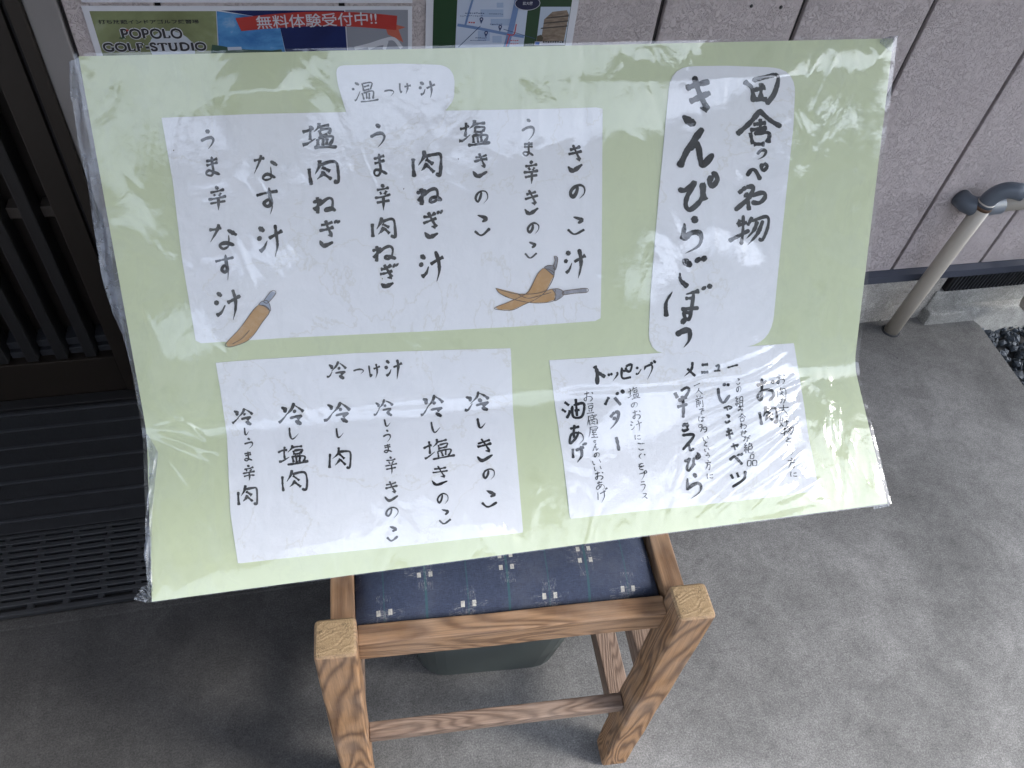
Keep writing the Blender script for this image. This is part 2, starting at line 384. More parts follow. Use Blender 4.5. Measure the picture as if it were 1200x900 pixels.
# ------------------------------------------------------------------ door mats
mat1 = thing('ribbed_mat', 'black ribbed rubber mat lying before the dark lattice door', 'mat')
box('rubber_sheet', (-1.02, .968, .001), (.42, 1.294, .012), MT['rubber'], mat1, .003)
for yy in (.998, 1.046, 1.094, 1.139, 1.187, 1.236, 1.281):
    box('rib', (-1.01, yy-.0035, .0115), (.41, yy+.0035, .0165), MT['rib'], mat1, .0015)
mat2 = thing('slotted_mat', 'black slotted rubber mat on the concrete in front of the ribbed mat', 'mat')
def slotted():
    bm = bmesh.new(); x0, x1, y0, y1 = -1.05, .4, .787, .965; nr = 11; pr = (y1-y0-.012)/nr; pitch = .062
    bx(bm, (x0, y0, .001), (x1, y0+.010, .014), .002); bx(bm, (x0, y1-.008, .001), (x1, y1, .014), .002)
    for i in range(nr+1):
        yy = y0+.010+i*pr
        if 0 < i < nr: bx(bm, (x0, yy-.0048, .002), (x1, yy+.0048, .0135), .0012, 1)
    n = int((x1-x0)/pitch)
    for i in range(nr):
        for k in range(n+1):
            xx = x0+k*pitch+(.004 if i % 2 else 0)
            bx(bm, (xx, y0+.010+i*pr, .002), (xx+.010, y0+.010+(i+1)*pr, .0128))
    link('slotted_grid', bm_mesh(bm), MT['rubber2'], mat2)
    box('backing', (x0+.001, y0+.001, .0006), (x1-.001, y1-.001, .0018), MT['black'], mat2)
slotted()
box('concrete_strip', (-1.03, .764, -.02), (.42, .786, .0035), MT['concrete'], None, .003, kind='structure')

# ------------------------------------------------------------------ pipes by the wall
pb = at_z(1040, 385, 0); pt = at_y(1157, 236, 1.262)
pp = thing('standing_pipe', 'beige standing pvc pipe with a blue grey elbow rising beside the siding', 'pipe')
r0 = .0200
b0 = Vector((pb[0]+.004, pb[1]-.01, 0)); t0 = Vector(pt); d0 = (t0-b0).normalized()
link('pipe_tube', tube_mesh([b0-Vector((0, 0, .02)), b0+(t0-b0)*.5, t0], r0, 28), MT['pipe'], pp)
link('base_gap', tube_mesh([b0+Vector((0, 0, .0006)), b0+Vector((0, 0, .0022))], [r0*1.32, r0*1.22], 22), MT['soil'], pp)
def bend(p, d, e, n=10):
    return [p + d*(math.sin(a)) + e*(1-math.cos(a)) for a in [math.pi/2*k/n for k in range(n+1)]]
eL = Vector((.75, -.35, .0)).normalized()
pts = [t0-d0*.012] + [t0 + q for q in [d0*(.042*math.sin(a)) + eL*(.038*(1-math.cos(a))) for a in [math.radians(9*k) for k in range(11)]]]
pts += [pts[-1]+eL*.02]
link('elbow', tube_mesh(pts, [r0*1.04]+[r0*.98]*(len(pts)-2)+[r0*1.06], 28), MT['elbow'], pp)
link('rust_ring', tube_mesh([t0-d0*.02, t0-d0*.011], r0*1.05, 28), plain('rust brown', (.1, .055, .03), .7), pp)
hp = thing('horizontal_pipe', 'short beige pipe with blue grey socket running right along the siding', 'pipe')
a = Vector(at_y(1136, 243, 1.275)); b = Vector(at_y(1215, 235, 1.275)); dd = (b-a).normalized()
link('socket', tube_mesh([a+Vector((0, .04, 0)), a+Vector((.002, .018, 0)), a+Vector((.012, .004, 0)), a+dd*.03, a+dd*.085], [r0*1.15, r0*1.16, r0*1.2, r0*1.2, r0*1.2], 26), MT['elbow'], hp)
link('pipe_tube', tube_mesh([a+dd*.084, b+dd*.6], r0*.95, 26), MT['pipe'], hp)
lp = thing('drain_pipe', 'beige drain pipe with rounded end above the gravel at the right edge', 'pipe')
q = Vector(at_y(1207, 358, 1.24))
link('pipe_tube', tube_mesh([q+Vector((-.012, 0, -.015)), q+Vector((-.004, 0, .0)), q+Vector((0, 0, .03)), q+Vector((.006, 0, .1)), q+Vector((.03, .01, .22))], [.016, .026, .031, .031, .031], 24), MT['pipe'], lp)

# ------------------------------------------------------------------ tub under the chair
def tub():
    t = thing('plastic_tub', 'grey green plastic tub standing on the concrete under the chair', 'tub')
    a = at_z(490, 796, 0); b = at_z(656, 781, 0); ax = Vector((b-a)[:]); ax.z = 0; L = ax.length; ax.normalize(); ay = Vector((-ax.y, ax.x, 0))
    o = Vector((a[0], a[1], .0)); Dp = .27
    def ring(z, g, r):
        out = []
        for cx, cy, s in ((L+g-r, -g+r, -90), (L+g-r, Dp+g-r, 0), (-g+r, Dp+g-r, 90), (-g+r, -g+r, 180)):
            for k in range(6):
                an = math.radians(s+18*k); out.append(o+ax*(cx+r*math.cos(an))+ay*(cy+r*math.sin(an))+Vector((0, 0, z)))
        return out
    rs = [ring(.002, -.012, .05), ring(.008, 0, .055), ring(.17, .016, .06), ring(.21, .020, .062), ring(.215, .024, .062), ring(.215, .014, .06), ring(.19, .010, .06), ring(.014, -.006, .05)]
    n = 24; vs = [v for r in rs for v in r]; fs = []
    for i in range(len(rs)-1):
        for k in range(n): fs.append((i*n+k, i*n+(k+1) % n, (i+1)*n+(k+1) % n, (i+1)*n+k))
    fs += [tuple(range(n))[::-1], tuple(range(7*n, 8*n))]
    link('tub_body', mesh('tub', vs, fs, False), MT['tub'], t)
tub()

# ------------------------------------------------------------------ chair
chair = thing('wooden_chair', 'weathered wooden chair with dark blue patterned cushion holding up the green menu board', 'chair')
cy = -.0706                                    # yaw slope of the front rail
ux = Vector((1, cy, 0)).normalized(); uy = Vector((-ux.y, ux.x, 0)); O = Vector((-.034, .396, 0)); WD = .449; DP = .37
def cp(x, y, z): return O + ux*x + uy*y + Vector((0, 0, z))
def rot_bar(name, a, b, wx, wy, mat, parent=None, up=None, bev=.005, wob=.0012, seed=0, taper=1.0):
    me, mx = beam_mesh(a, b, wx, wy, bev, up if up is not None else uy, 7, wob, seed, taper)
    o = link(name, me, mat, parent); o.matrix_world = mx; return o
LEG = .047
for sx, sy, sd_ in ((0, 0, 1), (1, 0, 2)):
    a = cp(sx*WD + (.004 if sx == 0 else .001), -.022, .002); b = cp(sx*WD, 0, .580)
    rot_bar('leg', a, b, LEG, LEG, MT['wood'], chair, uy, .007, .0022, sd_*5, 1.07)
for sx in (0, 1):
    a = cp(sx*WD, DP, .002); b = cp(sx*WD, DP, .52)
    rot_bar('leg', a, b, .038, .038, MT['wood'], chair, uy, .005, .001, sx+11)
    rot_bar('back_post', b+Vector((0, 0, .001)), cp(sx*WD, DP+.045, .83), .036, .03, MT['wood'], chair, uy, .005, .001, sx+15)
rot_bar('backrest_rail', cp(.019, DP+.036, .78), cp(WD-.019, DP+.036, .78), .02, .06, MT['wood2'], chair, Vector((0, 0, 1)))
rot_bar('seat_rail', cp(.024, .0145, .5215), cp(WD-.024, .0145, .5215), .026, .048, MT['wood2'], chair, Vector((0, 0, 1)), .003, .001, 2)
for sx in (0, 1):
    x = WD*sx + (-.004 if sx else .006)
    rot_bar('seat_rail', cp(x, .0245, .522), cp(x, DP-.019, .522), .030, .045, MT['wood2'], chair, Vector((0, 0, 1)), .003, .001, 4+sx)
    rot_bar('stretcher', cp(WD*sx, .002, .135), cp(WD*sx, DP-.019, .135), .038, .036, MT['wood3'], chair, Vector((0, 0, 1)), .003, .001, 6+sx)
    rot_bar('stretcher', cp(WD*sx, .006, .335), cp(WD*sx, DP-.019, .335), .032, .036, MT['wood3'], chair, Vector((0, 0, 1)), .003, .001, 8+sx)
rot_bar('seat_rail', cp(.02, DP, .515), cp(WD-.02, DP, .515), .03, .045, MT['wood2'], chair, Vector((0, 0, 1)), .003, .001, 3)
rot_bar('stretcher', cp(.026, -.008, .235), cp(WD-.024, -.008, .235), .024, .022, MT['wood3'], chair, Vector((0, 0, 1)), .003, .001, 5)
def fabric():
    m = N('navy woven fabric'); v = m.coords(); PX, PY = .108, .132
    sp = m.n('ShaderNodeSeparateXYZ'); m.l(v, sp.inputs[0]); x, y = sp.outputs[0], sp.outputs[1]
    base = m.mix((.022, .032, .062), (.052, .060, .090), m.noise(v, 24, 6, .7))
    wv = m.noise(m.coords(scale=(1, 14, 1)), 160, 3, .7); wh = m.noise(m.coords(scale=(14, 1, 1)), 160, 3, .7)
    base = m.mix(base, m.ramp(wv, [(.3, .55), (.7, 1.5)]), .7, 'MULTIPLY'); base = m.mix(base, m.ramp(wh, [(.3, .6), (.7, 1.4)]), .6, 'MULTIPLY')
    # fade on the top of the cushion where it is rubbed
    base = m.mix(base, (.085, .088, .105), m.ramp(m.noise(v, 11, 6, .7), [(.5, 0), (.75, .55)]))
    def near(c, per, off, w):     # 1 within w of the line off + n*per
        d = m.math('SUBTRACT', m.math('PINGPONG', m.math('ADD', c, -off+per*40), per/2), 0)
        return m.math('LESS_THAN', d, w)
    for off, w, fac in ((-.004, .0016, .7), (.050, .001, .45)):
        base = m.mix(base, (.03, .085, .095), m.math('MULTIPLY', near(x, PX, off, w), fac))
    def squares(ox, oy, sx, sy):
        a = m.math('MULTIPLY', near(m.math('ADD', x, -ox), PX, 0, .0025), near(m.math('ADD', y, -oy), PY, 0, .0032)); return a
    tot = None
    for ox, oy in ((-.0115, -.095), (.0035, -.095), (-.0115, -.111), (.0035, -.111), (.0425, -.150), (.0575, -.150), (.0425, -.1665), (.0575, -.1665)):
        s_ = squares(ox, oy, 0, 0); tot = s_ if tot is None else m.math('MAXIMUM', tot, s_)
    for arms, sc in ((((-.004, -.103, .026, .010), (.05, -.158, .026, .010)), (1, 9, 1)), (((-.004, -.103, .010, .028), (.05, -.158, .010, .028)), (9, 1, 1))):
        halo = None
        for ox, oy, wx, wy in arms:
            a = m.math('MULTIPLY', near(m.math('ADD', x, -ox), PX, 0, wx), near(m.math('ADD', y, -oy), PY, 0, wy)); halo = a if halo is None else m.math('MAXIMUM', halo, a)
        thread = m.math('MULTIPLY', m.math('MULTIPLY', halo, m.ramp(m.noise(m.coords(scale=sc), 150, 2, .8), [(.53, 0), (.62, .6)])), m.ramp(m.noise(v, 90, 2, .6), [(.42, 0), (.6, 1)]))
        base = m.mix(base, (.28, .27, .27), thread)
    base = m.mix(base, (.50, .47, .40), m.math('MULTIPLY', tot, m.ramp(m.noise(v, 260, 3, .8), [(.3, .35), (.6, .95)])))
    return m.fin(base, .8, m.bump(wv, .35, .001, m.bump(wh, .3, .001)), .25)
def cushion():
    nx, ny = 60, 44; W2, D2 = WD-.044, DP-.04; vs = []; fs = []
    for j in range(ny+1):
        for i in range(nx+1):
            s, t = i/nx*2-1, j/ny*2-1
            e = max(abs(s)**7, 0); g = max(abs(t)**7, 0); h = .030*(1-abs(s)**9)*(1-abs(t)**6) + .004*(1-s*s)*(1-t*t)
            h += .0012*noise.noise(Vector((s*5, t*5, 1)))
            vs.append((s*W2/2, t*D2/2, h))
    for j in range(ny):
        for i in range(nx): a = j*(nx+1)+i; fs.append((a, a+1, a+nx+2, a+nx+1))
    o0 = len(vs)   # skirt and bottom
    for (x, y) in ((-W2/2, -D2/2), (W2/2, -D2/2), (W2/2, D2/2), (-W2/2, D2/2)): vs.append((x, y, -.02))
    fs += [(0, nx, o0+1, o0), (nx, (ny+1)*(nx+1)-1, o0+2, o0+1), ((ny+1)*(nx+1)-1, ny*(nx+1), o0+3, o0+2), (ny*(nx+1), 0, o0, o0+3), (o0, o0+1, o0+2, o0+3)]
    me = mesh('cushion', vs, fs, True)
    o = link('seat_cushion', me, fabric(), chair)
    c = cp(WD/2, .029+D2/2, .527); o.matrix_world = Matrix(((ux.x, uy.x, 0, c.x), (ux.y, uy.y, 0, c.y), (0, 0, 1, c.z), (0, 0, 0, 1)))
cushion()

# ------------------------------------------------------------------ the folded menu board
# corners of the upper and lower half, found from the photograph's perspective
up_c = np.array([[-.243, .918, 1.030], [.756, .874, 1.065], [.7545, .640, .679], [-.246, .682, .648]])   # TL TR BR BL
lo_c = np.array([[-.250, .492, .554], [.768, .464, .567]])                                               # bottom L, R
up_c = EYE+(up_c-EYE)*.972; lo_c = EYE+(lo_c-EYE)*.972
def fit_corner(px, guess):           # nearest point of the ray to the guess
    r = ray(*px); t = (guess-EYE) @ r/(r @ r); return EYE+r*t
TL, TR = fit_corner((92, 66), up_c[0]), fit_corner((1047, 45), up_c[1])
CR, CL = fit_corner((1001, 428), up_c[2]), fit_corner((172, 507), up_c[3])
BL, BR = fit_corner((178, 705), lo_c[0]), fit_corner((1040, 590), lo_c[1])
def S0(u, v):
    u = u[:, None]; v = v[:, None]
    top = TL*(1-u)+TR*u; mid = CL*(1-u)+CR*u; bot = BL*(1-u)+BR*u
    return np.where(v < 1, top*(1-v)+mid*v, mid*(2-v)+bot*(v-1))
DU, DL = .05, .10
def S(u, v):
    u = np.asarray(u, float); v = np.asarray(v, float)
    p = S0(u, v)
    m = (v > 1-DU) & (v < 1+DL)
    if m.any():
        uu, vv = u[m], v[m]; a, b, c = S0(uu, uu*0+1-DU), S0(uu, uu*0+1), S0(uu, uu*0+1+DL)
        # parameter of the quadratic curve whose v-coordinate matches
        A = (1-DU)-2+(1+DL); B = 2*(1-(1-DU)); Cc = (1-DU)-vv
        t = (-B+np.sqrt(B*B-4*A*Cc))/(2*A) if abs(A) > 1e-9 else -Cc/B
        t = t[:, None]; p[m] = a*(1-t)**2+2*b*t*(1-t)+c*t**2
    return p
def Sn(u, v, off):
    u = np.asarray(u, float); v = np.asarray(v, float); e = 1e-3
    p = S(u, v); du = S(u+e, v)-p; dv = S(u, v+e)-S(u, v-e)
    n = np.cross(dv, du); n /= np.linalg.norm(n, axis=1)[:, None]
    return p+n*np.asarray(off).reshape(-1, 1) if np.ndim(off) else p+n*off
def proj(P):
    v = P-EYE; c = v[:, :1]*M[:, 0]+v[:, 1:2]*M[:, 2]-v[:, 2:3]*M[:, 1]
    return c[:, :2]/c[:, 2:3]*F+np.array([600, 450])
def px2uv(px):
    px = np.asarray(px, float); u = (px[:, 0]-130)/880; v = np.clip((px[:, 1]-60)/410, 0, 2)
    for _ in range(14):
        p = proj(S(u, v)); e = 1e-4
        a = (proj(S(u+e, v))-p)/e; b = (proj(S(u, v+e))-p)/e; r = px-p
        det = a[:, 0]*b[:, 1]-a[:, 1]*b[:, 0]
        u = u+np.clip((r[:, 0]*b[:, 1]-r[:, 1]*b[:, 0])/det, -.3, .3); v = v+np.clip((a[:, 0]*r[:, 1]-a[:, 1]*r[:, 0])/det, -.3, .3)
    return u, v
def puff(u, v):                       # papers do not lie perfectly flat
    return .0006+.0007*(np.sin(u*23+v*5)*np.sin(v*11-u*7)*.5+.5)
def on_board(px, off):
    u, v = px2uv(px); return Sn(u, v, puff(u, v)+off)

board = thing('menu_board', 'large folded pale green menu board wrapped in clear plastic resting on the chair', 'sign board')
def panel():
    nu, nv = 40, 60; U, V = np.meshgrid(np.linspace(0, 1, nu+1), np.concatenate([np.linspace(0, .9, 20), np.linspace(.91, 1.12, 22)[0:], np.linspace(1.15, 2, 19)]))
    nr = U.shape[0]; f_ = Sn(U.ravel(), V.ravel(), 0.0); b_ = Sn(U.ravel(), V.ravel(), -.010)
    vs = np.vstack([f_, b_]); n = nu+1; T = nr*n; fs = []
    for j in range(nr-1):
        for i in range(nu):
            a = j*n+i; fs.append((a, a+1, a+n+1, a+n)); fs.append((T+a, T+a+n, T+a+n+1, T+a+1))
    for i in range(nu):
        fs.append((i, T+i, T+i+1, i+1)); a = (nr-1)*n+i; fs.append((a, a+1, T+a+1, T+a))
    for j in range(nr-1):
        a = j*n; fs.append((a, a+n, T+a+n, T+a)); a = j*n+nu; fs.append((a, T+a, T+a+n, a+n))
    me = mesh('panel', vs, fs, True)
    bm = bmesh.new(); bm.from_mesh(me); bmesh.ops.recalc_face_normals(bm, faces=bm.faces)
    for e in bm.edges:
        if len(e.link_faces) == 2 and e.calc_face_angle(0) > .8: e.smooth = False
    bm.to_mesh(me); bm.free()
    link('backing_panel', me, MT['green'], board)
panel()

def resample(pts, n, closed=True, smooth=False):
    P = np.array(pts, float)
    if closed: P = np.vstack([P, P[:1]])
    d = np.r_[0, np.cumsum(np.linalg.norm(np.diff(P, axis=0), axis=1))]
    s = np.linspace(0, d[-1], n+1 if closed else n)
    Q = np.c_[np.interp(s, d, P[:, 0]), np.interp(s, d, P[:, 1])]
    return Q[:-1] if closed else Q
def flat_shape(name, outline, off, mat, parent, rings=10, n=120, skirt=True, **k):
    """paper cut-out: rings of points from its middle to its edge, laid on the board"""
    Q = resample(outline, n); c = Q.mean(0); pts = [c]
    for r in range(1, rings+1): pts += list(c+(Q-c)*(r/rings))
    P3 = on_board(np.array(pts), off); vs = list(P3); fs = [(0, 1+i, 1+(i+1) % n) for i in range(n)]
    for r in range(rings-1):
        a = 1+r*n
        for i in range(n): fs.append((a+i, a+n+i, a+n+(i+1) % n, a+(i+1) % n))
    if skirt:
        u, v = px2uv(Q); low = Sn(u, v, .0001); a = 1+(rings-1)*n; o = len(vs); vs += list(low)
        for i in range(n): fs.append((a+i, o+i, o+(i+1) % n, a+(i+1) % n))
    me = mesh(name, vs, fs, True); bm = bmesh.new(); bm.from_mesh(me); bmesh.ops.recalc_face_normals(bm, faces=bm.faces)
    for e in bm.edges:
        if len(e.link_faces) == 2 and e.calc_face_angle(0) > .8: e.smooth = False
    bm.to_mesh(me); bm.free()
    return link(name, me, mat, parent, **k)
def rounded(pts, r, n=8):
    out = []; P = [np.array(p, float) for p in pts]
    rr = r if hasattr(r, '__len__') else [r]*len(P)
    for i, p in enumerate(P):
        a, b = P[i-1], P[(i+1) % len(P)]; q = rr[i]
        if q == 0: out.append(p); continue
        s = p+(a-p)/np.linalg.norm(a-p)*q; e = p+(b-p)/np.linalg.norm(b-p)*q
        for k in range(n+1): t = k/n; out.append(s*(1-t)**2+2*p*t*(1-t)+e*t*t)
    return out
p_warm = flat_shape('paper_sheet', [(189.5, 138), (300, 133.5), (420, 131), (560, 129), (640, 127.5), (706, 125.5), (705.5, 200), (705, 300), (703.5, 375.5), (600, 383), (500, 388), (330, 396), (230, 402.5), (213, 300), (203, 215)], .0, MT['paper'], board, 20, 160, label='white paper listing the warm dipping noodles')
p_tab = flat_shape('paper_sheet', rounded([(393, 77), (470, 74.5), (533, 76.5), (532, 117), (519, 133), (470, 133.5), (406.5, 134), (396, 100)], [10, 0, 22, 7, 5, 0, 0, 5]), .0006, MT['paper'], board, label='small white tab with clipped corners above the warm list')
p_sign = flat_shape('paper_sheet', rounded([(786, 78), (850, 77), (932, 80), (929, 150), (917, 262), (903, 404), (840, 409), (759, 416), (762, 345), (772, 225), (780, 140)], [26, 0, 30, 0, 0, 34, 0, 27, 0, 0, 0]), .0005, MT['paper'], board, label='tall white paper with rounded corners and the bold title')
p_cold = flat_shape('paper_sheet', [(253, 425), (300, 421), (420, 413.5), (520, 410), (598.5, 408), (601, 480), (606, 540), (613, 624), (560, 630), (480, 639), (380, 649), (279, 660.5), (270, 600), (266, 510), (258, 455)], .0, MT['paper'], board, 44, 240, label='white paper listing the cold dipping noodles')
p_top = flat_shape('paper_sheet', [(643.5, 422), (700, 418.5), (780, 413), (860, 407), (930, 402), (938, 450), (947, 510), (959.5, 575), (900, 583), (820, 592), (740, 600), (668, 608), (660, 540), (651, 480)], .0, MT['paper'], board, 44, 240, label='white paper listing the topping menu')

# ---- brush strokes.  d teardrop, > tapers out, < tapers in, = even, plain brush otherwise
G = {
'う': 'd35,0 60,14|>0,55 35,42 70,38 85,52 75,75 45,100',
'ま': '10,22 50,18 85,12|12,42 50,38 88,32|50,0 52,40 54,75 40,95 15,92 8,80 25,70 60,76 100,92',
'辛': 'd38,0 52,12|10,24 50,20 82,14|30,30 38,40|66,26 56,42|0,54 50,48 92,40|8,72 50,66 88,62|>50,48 52,75 50,100',
'な': '5,25 30,20 48,12|>38,0 30,30 8,75|d68,25 100,45|<72,45 74,75 70,92 50,98 40,85 60,78 92,88',
'す': '0,28 40,22 100,12|>58,0 62,35 66,60 50,70 38,58 50,45 66,50 70,72 62,100',
'汁': 'd8,8 28,22|d0,38 18,46|<40,48 28,72 10,84|48,42 75,30 100,18|>68,0 78,30 80,65 72,100',
'塩': '0,40 14,34 28,24|18,12 20,40 18,66|<36,58 14,80 2,84|>44,0 42,18 30,36|44,16 60,10 76,6|48,28 50,46|48,28 76,22 72,42|50,46 72,42|44,58 48,84|44,58 84,52 80,82|58,58 60,82|70,56 70,80|30,94 60,88 100,80',
'肉': '4,30 6,60 8,96|40,22 75,14 92,18 96,50 94,90 78,86|>40,0 38,26 20,56|44,30 70,50|>52,48 44,62 30,78|50,56 76,78',
'ね': '20,0 22,50 20,100|0,34 36,20 24,50 4,80|24,54 50,22 74,10 86,30 84,70 68,90 54,84 60,68 80,70 100,86',
'ぎ': '12,20 40,16 66,6|8,42 40,36 72,28|32,0 48,30 66,60|<44,58 66,60|d12,80 34,98 72,84|d74,2 84,10|d88,0 98,8',
'き': '14,20 46,14 76,6|8,38 46,30 84,24|32,0 52,30 72,58|<50,54 72,58|d6,80 34,100 86,76',
'の': '>50,10 42,55 20,86 4,60 20,22 60,2 94,18 96,60 66,100',
'こ': 'd26,0 72,18 50,36|4,72 40,96 90,66',
'温': 'd14,4 26,12|d0,30 14,36|<34,44 20,84 12,92|40,4 44,40|40,6 74,0 68,34|44,22 66,18|44,40 68,34|40,54 44,88|40,54 80,44 76,84|54,52 56,86|66,50 66,84|34,98 66,92 100,86',
'つ': '>0,32 40,8 80,6 98,36 70,100',
'け': '6,8 10,60 16,90 26,70|44,36 70,30 100,22|>68,0 74,40 72,70 60,100',
'冷': 'd6,18 24,30 20,46|<30,56 12,86 0,92|>58,0 48,28 24,60|<60,6 80,20 98,38|d54,34 66,44|44,68 90,54 72,74|d64,80 92,98',
'し': '>6,0 12,50 28,92 55,88 96,46',
'田': '0,20 20,45 28,92|22,22 60,8 90,4 98,22 80,72 62,100|28,52 60,44|46,26 46,84|28,84 64,80',
'舎': '=46,0 26,36 2,72|=46,2 70,24 96,40|34,38 62,28|48,24 50,56|28,58 64,48|34,68 38,98|36,68 68,62 66,90|38,97 62,92',
'っ': '>4,50 50,8 94,20 70,66 14,100',
'ぺ': '=2,74 26,40 44,44 66,98|=84,2 74,26 84,44 100,24 92,4 84,2',
'名': '=36,4 14,32|=36,6 58,6 44,50 2,100|d30,28 44,42|=46,50 50,96|=50,44 92,26 98,44 84,66 52,68',
'物': '=30,12 22,34|=22,34 44,22|=36,2 34,50 30,100|=0,84 24,72 50,50|=58,4 50,26 46,30|=56,18 94,6 96,34 82,82 74,76|>70,18 62,50 42,78|>82,16 72,60 46,100',
'ん': '=66,0 30,50 4,98|=30,56 44,38 56,50 60,76 72,88 98,62',
'キ2': '=14,24 50,18 92,12|=26,50 60,42 92,34|=40,2 56,34 84,68|<60,62 84,66|d2,76 24,90 44,96',
'ぴ': '=2,42 18,42 42,24 22,62 18,86 30,96 44,88 60,60 64,22|=62,24 60,48 68,70|=86,4 78,22 86,32 98,16 92,2 84,4',
'ら': 'd54,0 66,18|<10,18 10,30 4,66|>4,64 40,46 80,42 96,58 80,78 20,100',
'ご': 'd12,10 46,34|d62,6 72,20|d84,0 98,16|<4,56 8,80 34,100',
'ぼ': '<14,26 4,60 8,98|<44,28 74,18|=62,24 60,90 50,94 46,84 60,80|46,44 70,40|=38,72 78,66|d82,6 86,14|d94,0 98,10',
'ト': '=10,4 34,30 40,96|=42,34 100,56', 'ッ': 'd4,20 14,50|d32,10 42,40|>90,4 100,30 50,98',
'ピ': '=4,20 10,98 90,90|=14,50 60,40|=40,20 60,4 96,2 80,50 44,44 40,20', 'ン': 'd6,4 50,20|<98,26 40,92 6,90',
'グ': '>24,26 8,52|>20,34 62,24 66,50 30,100|d62,10 72,24|d84,0 96,16', 'メ': '>64,0 56,50 2,98|=26,44 90,90',
'ニ': '=6,14 96,6|=2,90 98,80', 'ュ': '=20,20 70,4 66,70|=0,86 100,72', 'ー': '=0,90 50,60 100,20', '｜': '=10,0 40,50 60,100',
'油': '=10,20 34,36|=0,56 20,68|=24,98 32,74 38,60|=46,34 92,22 98,50 90,88 56,92 46,60 46,34|=62,0 70,84|=54,60 84,54',
'あ': '=6,22 40,16 70,10|=36,0 32,40 36,70|>66,34 50,66 14,96 2,80 20,50 60,40 92,50 96,76 70,100',
'げ': '=4,30 4,80|=24,40 80,22|>60,18 64,60 36,100|d78,4 86,14|d90,0 98,10', 'バ': '=18,48 2,98|=48,48 84,96|d56,16 66,34|d82,0 96,22',
'タ': '=50,4 4,34|>50,6 96,10 70,60 2,100|d36,34 60,46',
'お': '=0,30 60,14|=30,0 30,40 24,90 4,76 30,54 80,50 96,70 70,96|d84,8 100,22',
'豆': '10,6 90,0|24,24 28,50|24,24 80,20 74,46|28,50 74,46|30,62 38,80|72,56 62,78|0,98 100,88',
'腐': '50,0 56,8|10,16 96,8|>14,16 12,60 0,100|30,24 40,34|44,28 84,22|66,16 66,42|24,50 26,96|24,50 90,44 92,94|56,44 44,66|54,60 74,72|50,74 40,88|54,80 76,92',
'屋': '20,4 90,0 86,20|20,22 86,20|>20,4 16,60 0,100|32,34 84,30|54,34 36,52 76,48|54,56 54,94|34,72 84,68|26,98 96,92',
'さ': '0,40 100,20|>40,0 70,60|20,70 50,100 80,90', 'い': '0,20 12,84 28,70|80,0 98,50', 'に': '10,0 6,60 14,100|44,30 90,20|42,80 66,92 98,86',
'く': '>40,0 2,46 40,100|d84,10 98,30', 'ゴ': 'd10,0 60,10|20,80 50,100 90,90|d70,4 78,14|d92,0 98,10',
'を': '6,20 80,8|50,0 10,54 50,44 54,70|90,40 30,66 30,92 80,98', 'プ': '>0,34 66,24 60,60 26,100|=80,0 66,12 80,26 98,14 90,0 80,0',
'ラ': '16,4 86,0|>4,34 92,26 80,64 30,100', 'ス': '>10,6 78,0 50,50 0,100|48,54 98,94',
'半': '=4,22 24,40|=44,16 80,4 98,12 80,30 60,38|=30,48 86,34|=24,66 90,56|=56,30 66,60 70,98', 'え': '=2,14 90,4 14,96|=44,52 60,66 74,96 98,82',
'一': '0,60 100,20', '人': '>50,0 40,50 0,100|44,36 98,94', '前': '20,0 34,14|70,0 58,16|0,30 98,20|14,44 12,98|14,44 46,40 44,90|14,60 44,56|14,74 44,70|64,44 64,74|90,36 92,96 78,90',
'で': '>0,20 90,4 50,50 50,90 80,100|d80,30 88,40|d94,24 100,34', 'は': '6,4 2,60 10,98|34,34 96,26|>66,0 68,80 46,96 40,80 66,78 98,96',
'多': '40,4 4,10 6,40 34,36 40,4 38,60 20,98|90,30 56,34 58,60 90,56 92,30 88,80 66,100', 'と': '20,0 36,40|90,20 10,60 10,90 90,96',
'方': '44,0 56,12|0,28 98,20|>40,26 34,60 6,98|36,50 84,44 76,90 60,88', 'じ': '=8,20 14,70 40,98 96,60|d50,0 62,14|d80,0 94,14',
'ゃ': '0,50 60,20 96,40 80,60 60,56|d50,0 60,20|30,10 50,98', 'キ': '10,36 80,18|4,64 98,46|=34,0 60,98', 'ャ': '0,50 90,20 70,56|30,0 56,100',
'ベ': '=2,66 34,30 50,40 98,96|d60,10 72,24|d82,0 96,16', 'ツ': '=4,20 18,48|=40,10 52,40|=96,0 80,50 10,100',
'組': '24,0 6,22 30,24|>34,18 4,46|4,46 40,42|22,44 22,96|8,62 4,80|34,60 42,74|56,10 56,90|56,10 88,6 88,88|56,36 86,34|56,60 86,58|44,94 100,88',
'み': '10,14 50,6 30,60 6,90 0,70 40,56 98,70|76,36 66,98', '合': '>50,0 36,30 0,56|50,2 70,24 98,46|34,44 66,40|28,60 32,98|28,60 74,56 70,92|32,98 70,92',
'わ': '20,0 22,98|0,30 36,22 4,70 60,34 96,50 84,84 60,96', 'せ': '0,40 98,26|70,8 68,56 54,52|26,14 28,86 86,90',
'が': '6,34 60,26 62,80 44,90|34,4 26,50 4,94|70,20 84,50|d78,2 84,10|d92,0 98,8',
'絶': '24,0 6,22 30,24|34,18 4,46 40,42|22,44 22,96|8,62 4,80|34,60 42,74|>64,0 46,28|62,12 88,10 80,26|54,34 92,32 88,58|54,34 54,58 88,58|54,58 54,92 98,94 98,80',
'品': '34,4 34,36 66,34 66,2 34,4|4,56 6,96 40,94 40,54 4,56|60,54 60,94 98,92 98,52 60,54', '大': '0,36 98,26|>46,0 44,50 4,100|46,40 98,96',
'好': '24,0 10,60 40,92|40,16 30,60 4,96|0,44 50,36|56,14 92,8 76,36|>76,36 78,92 60,88|50,58 98,50'}
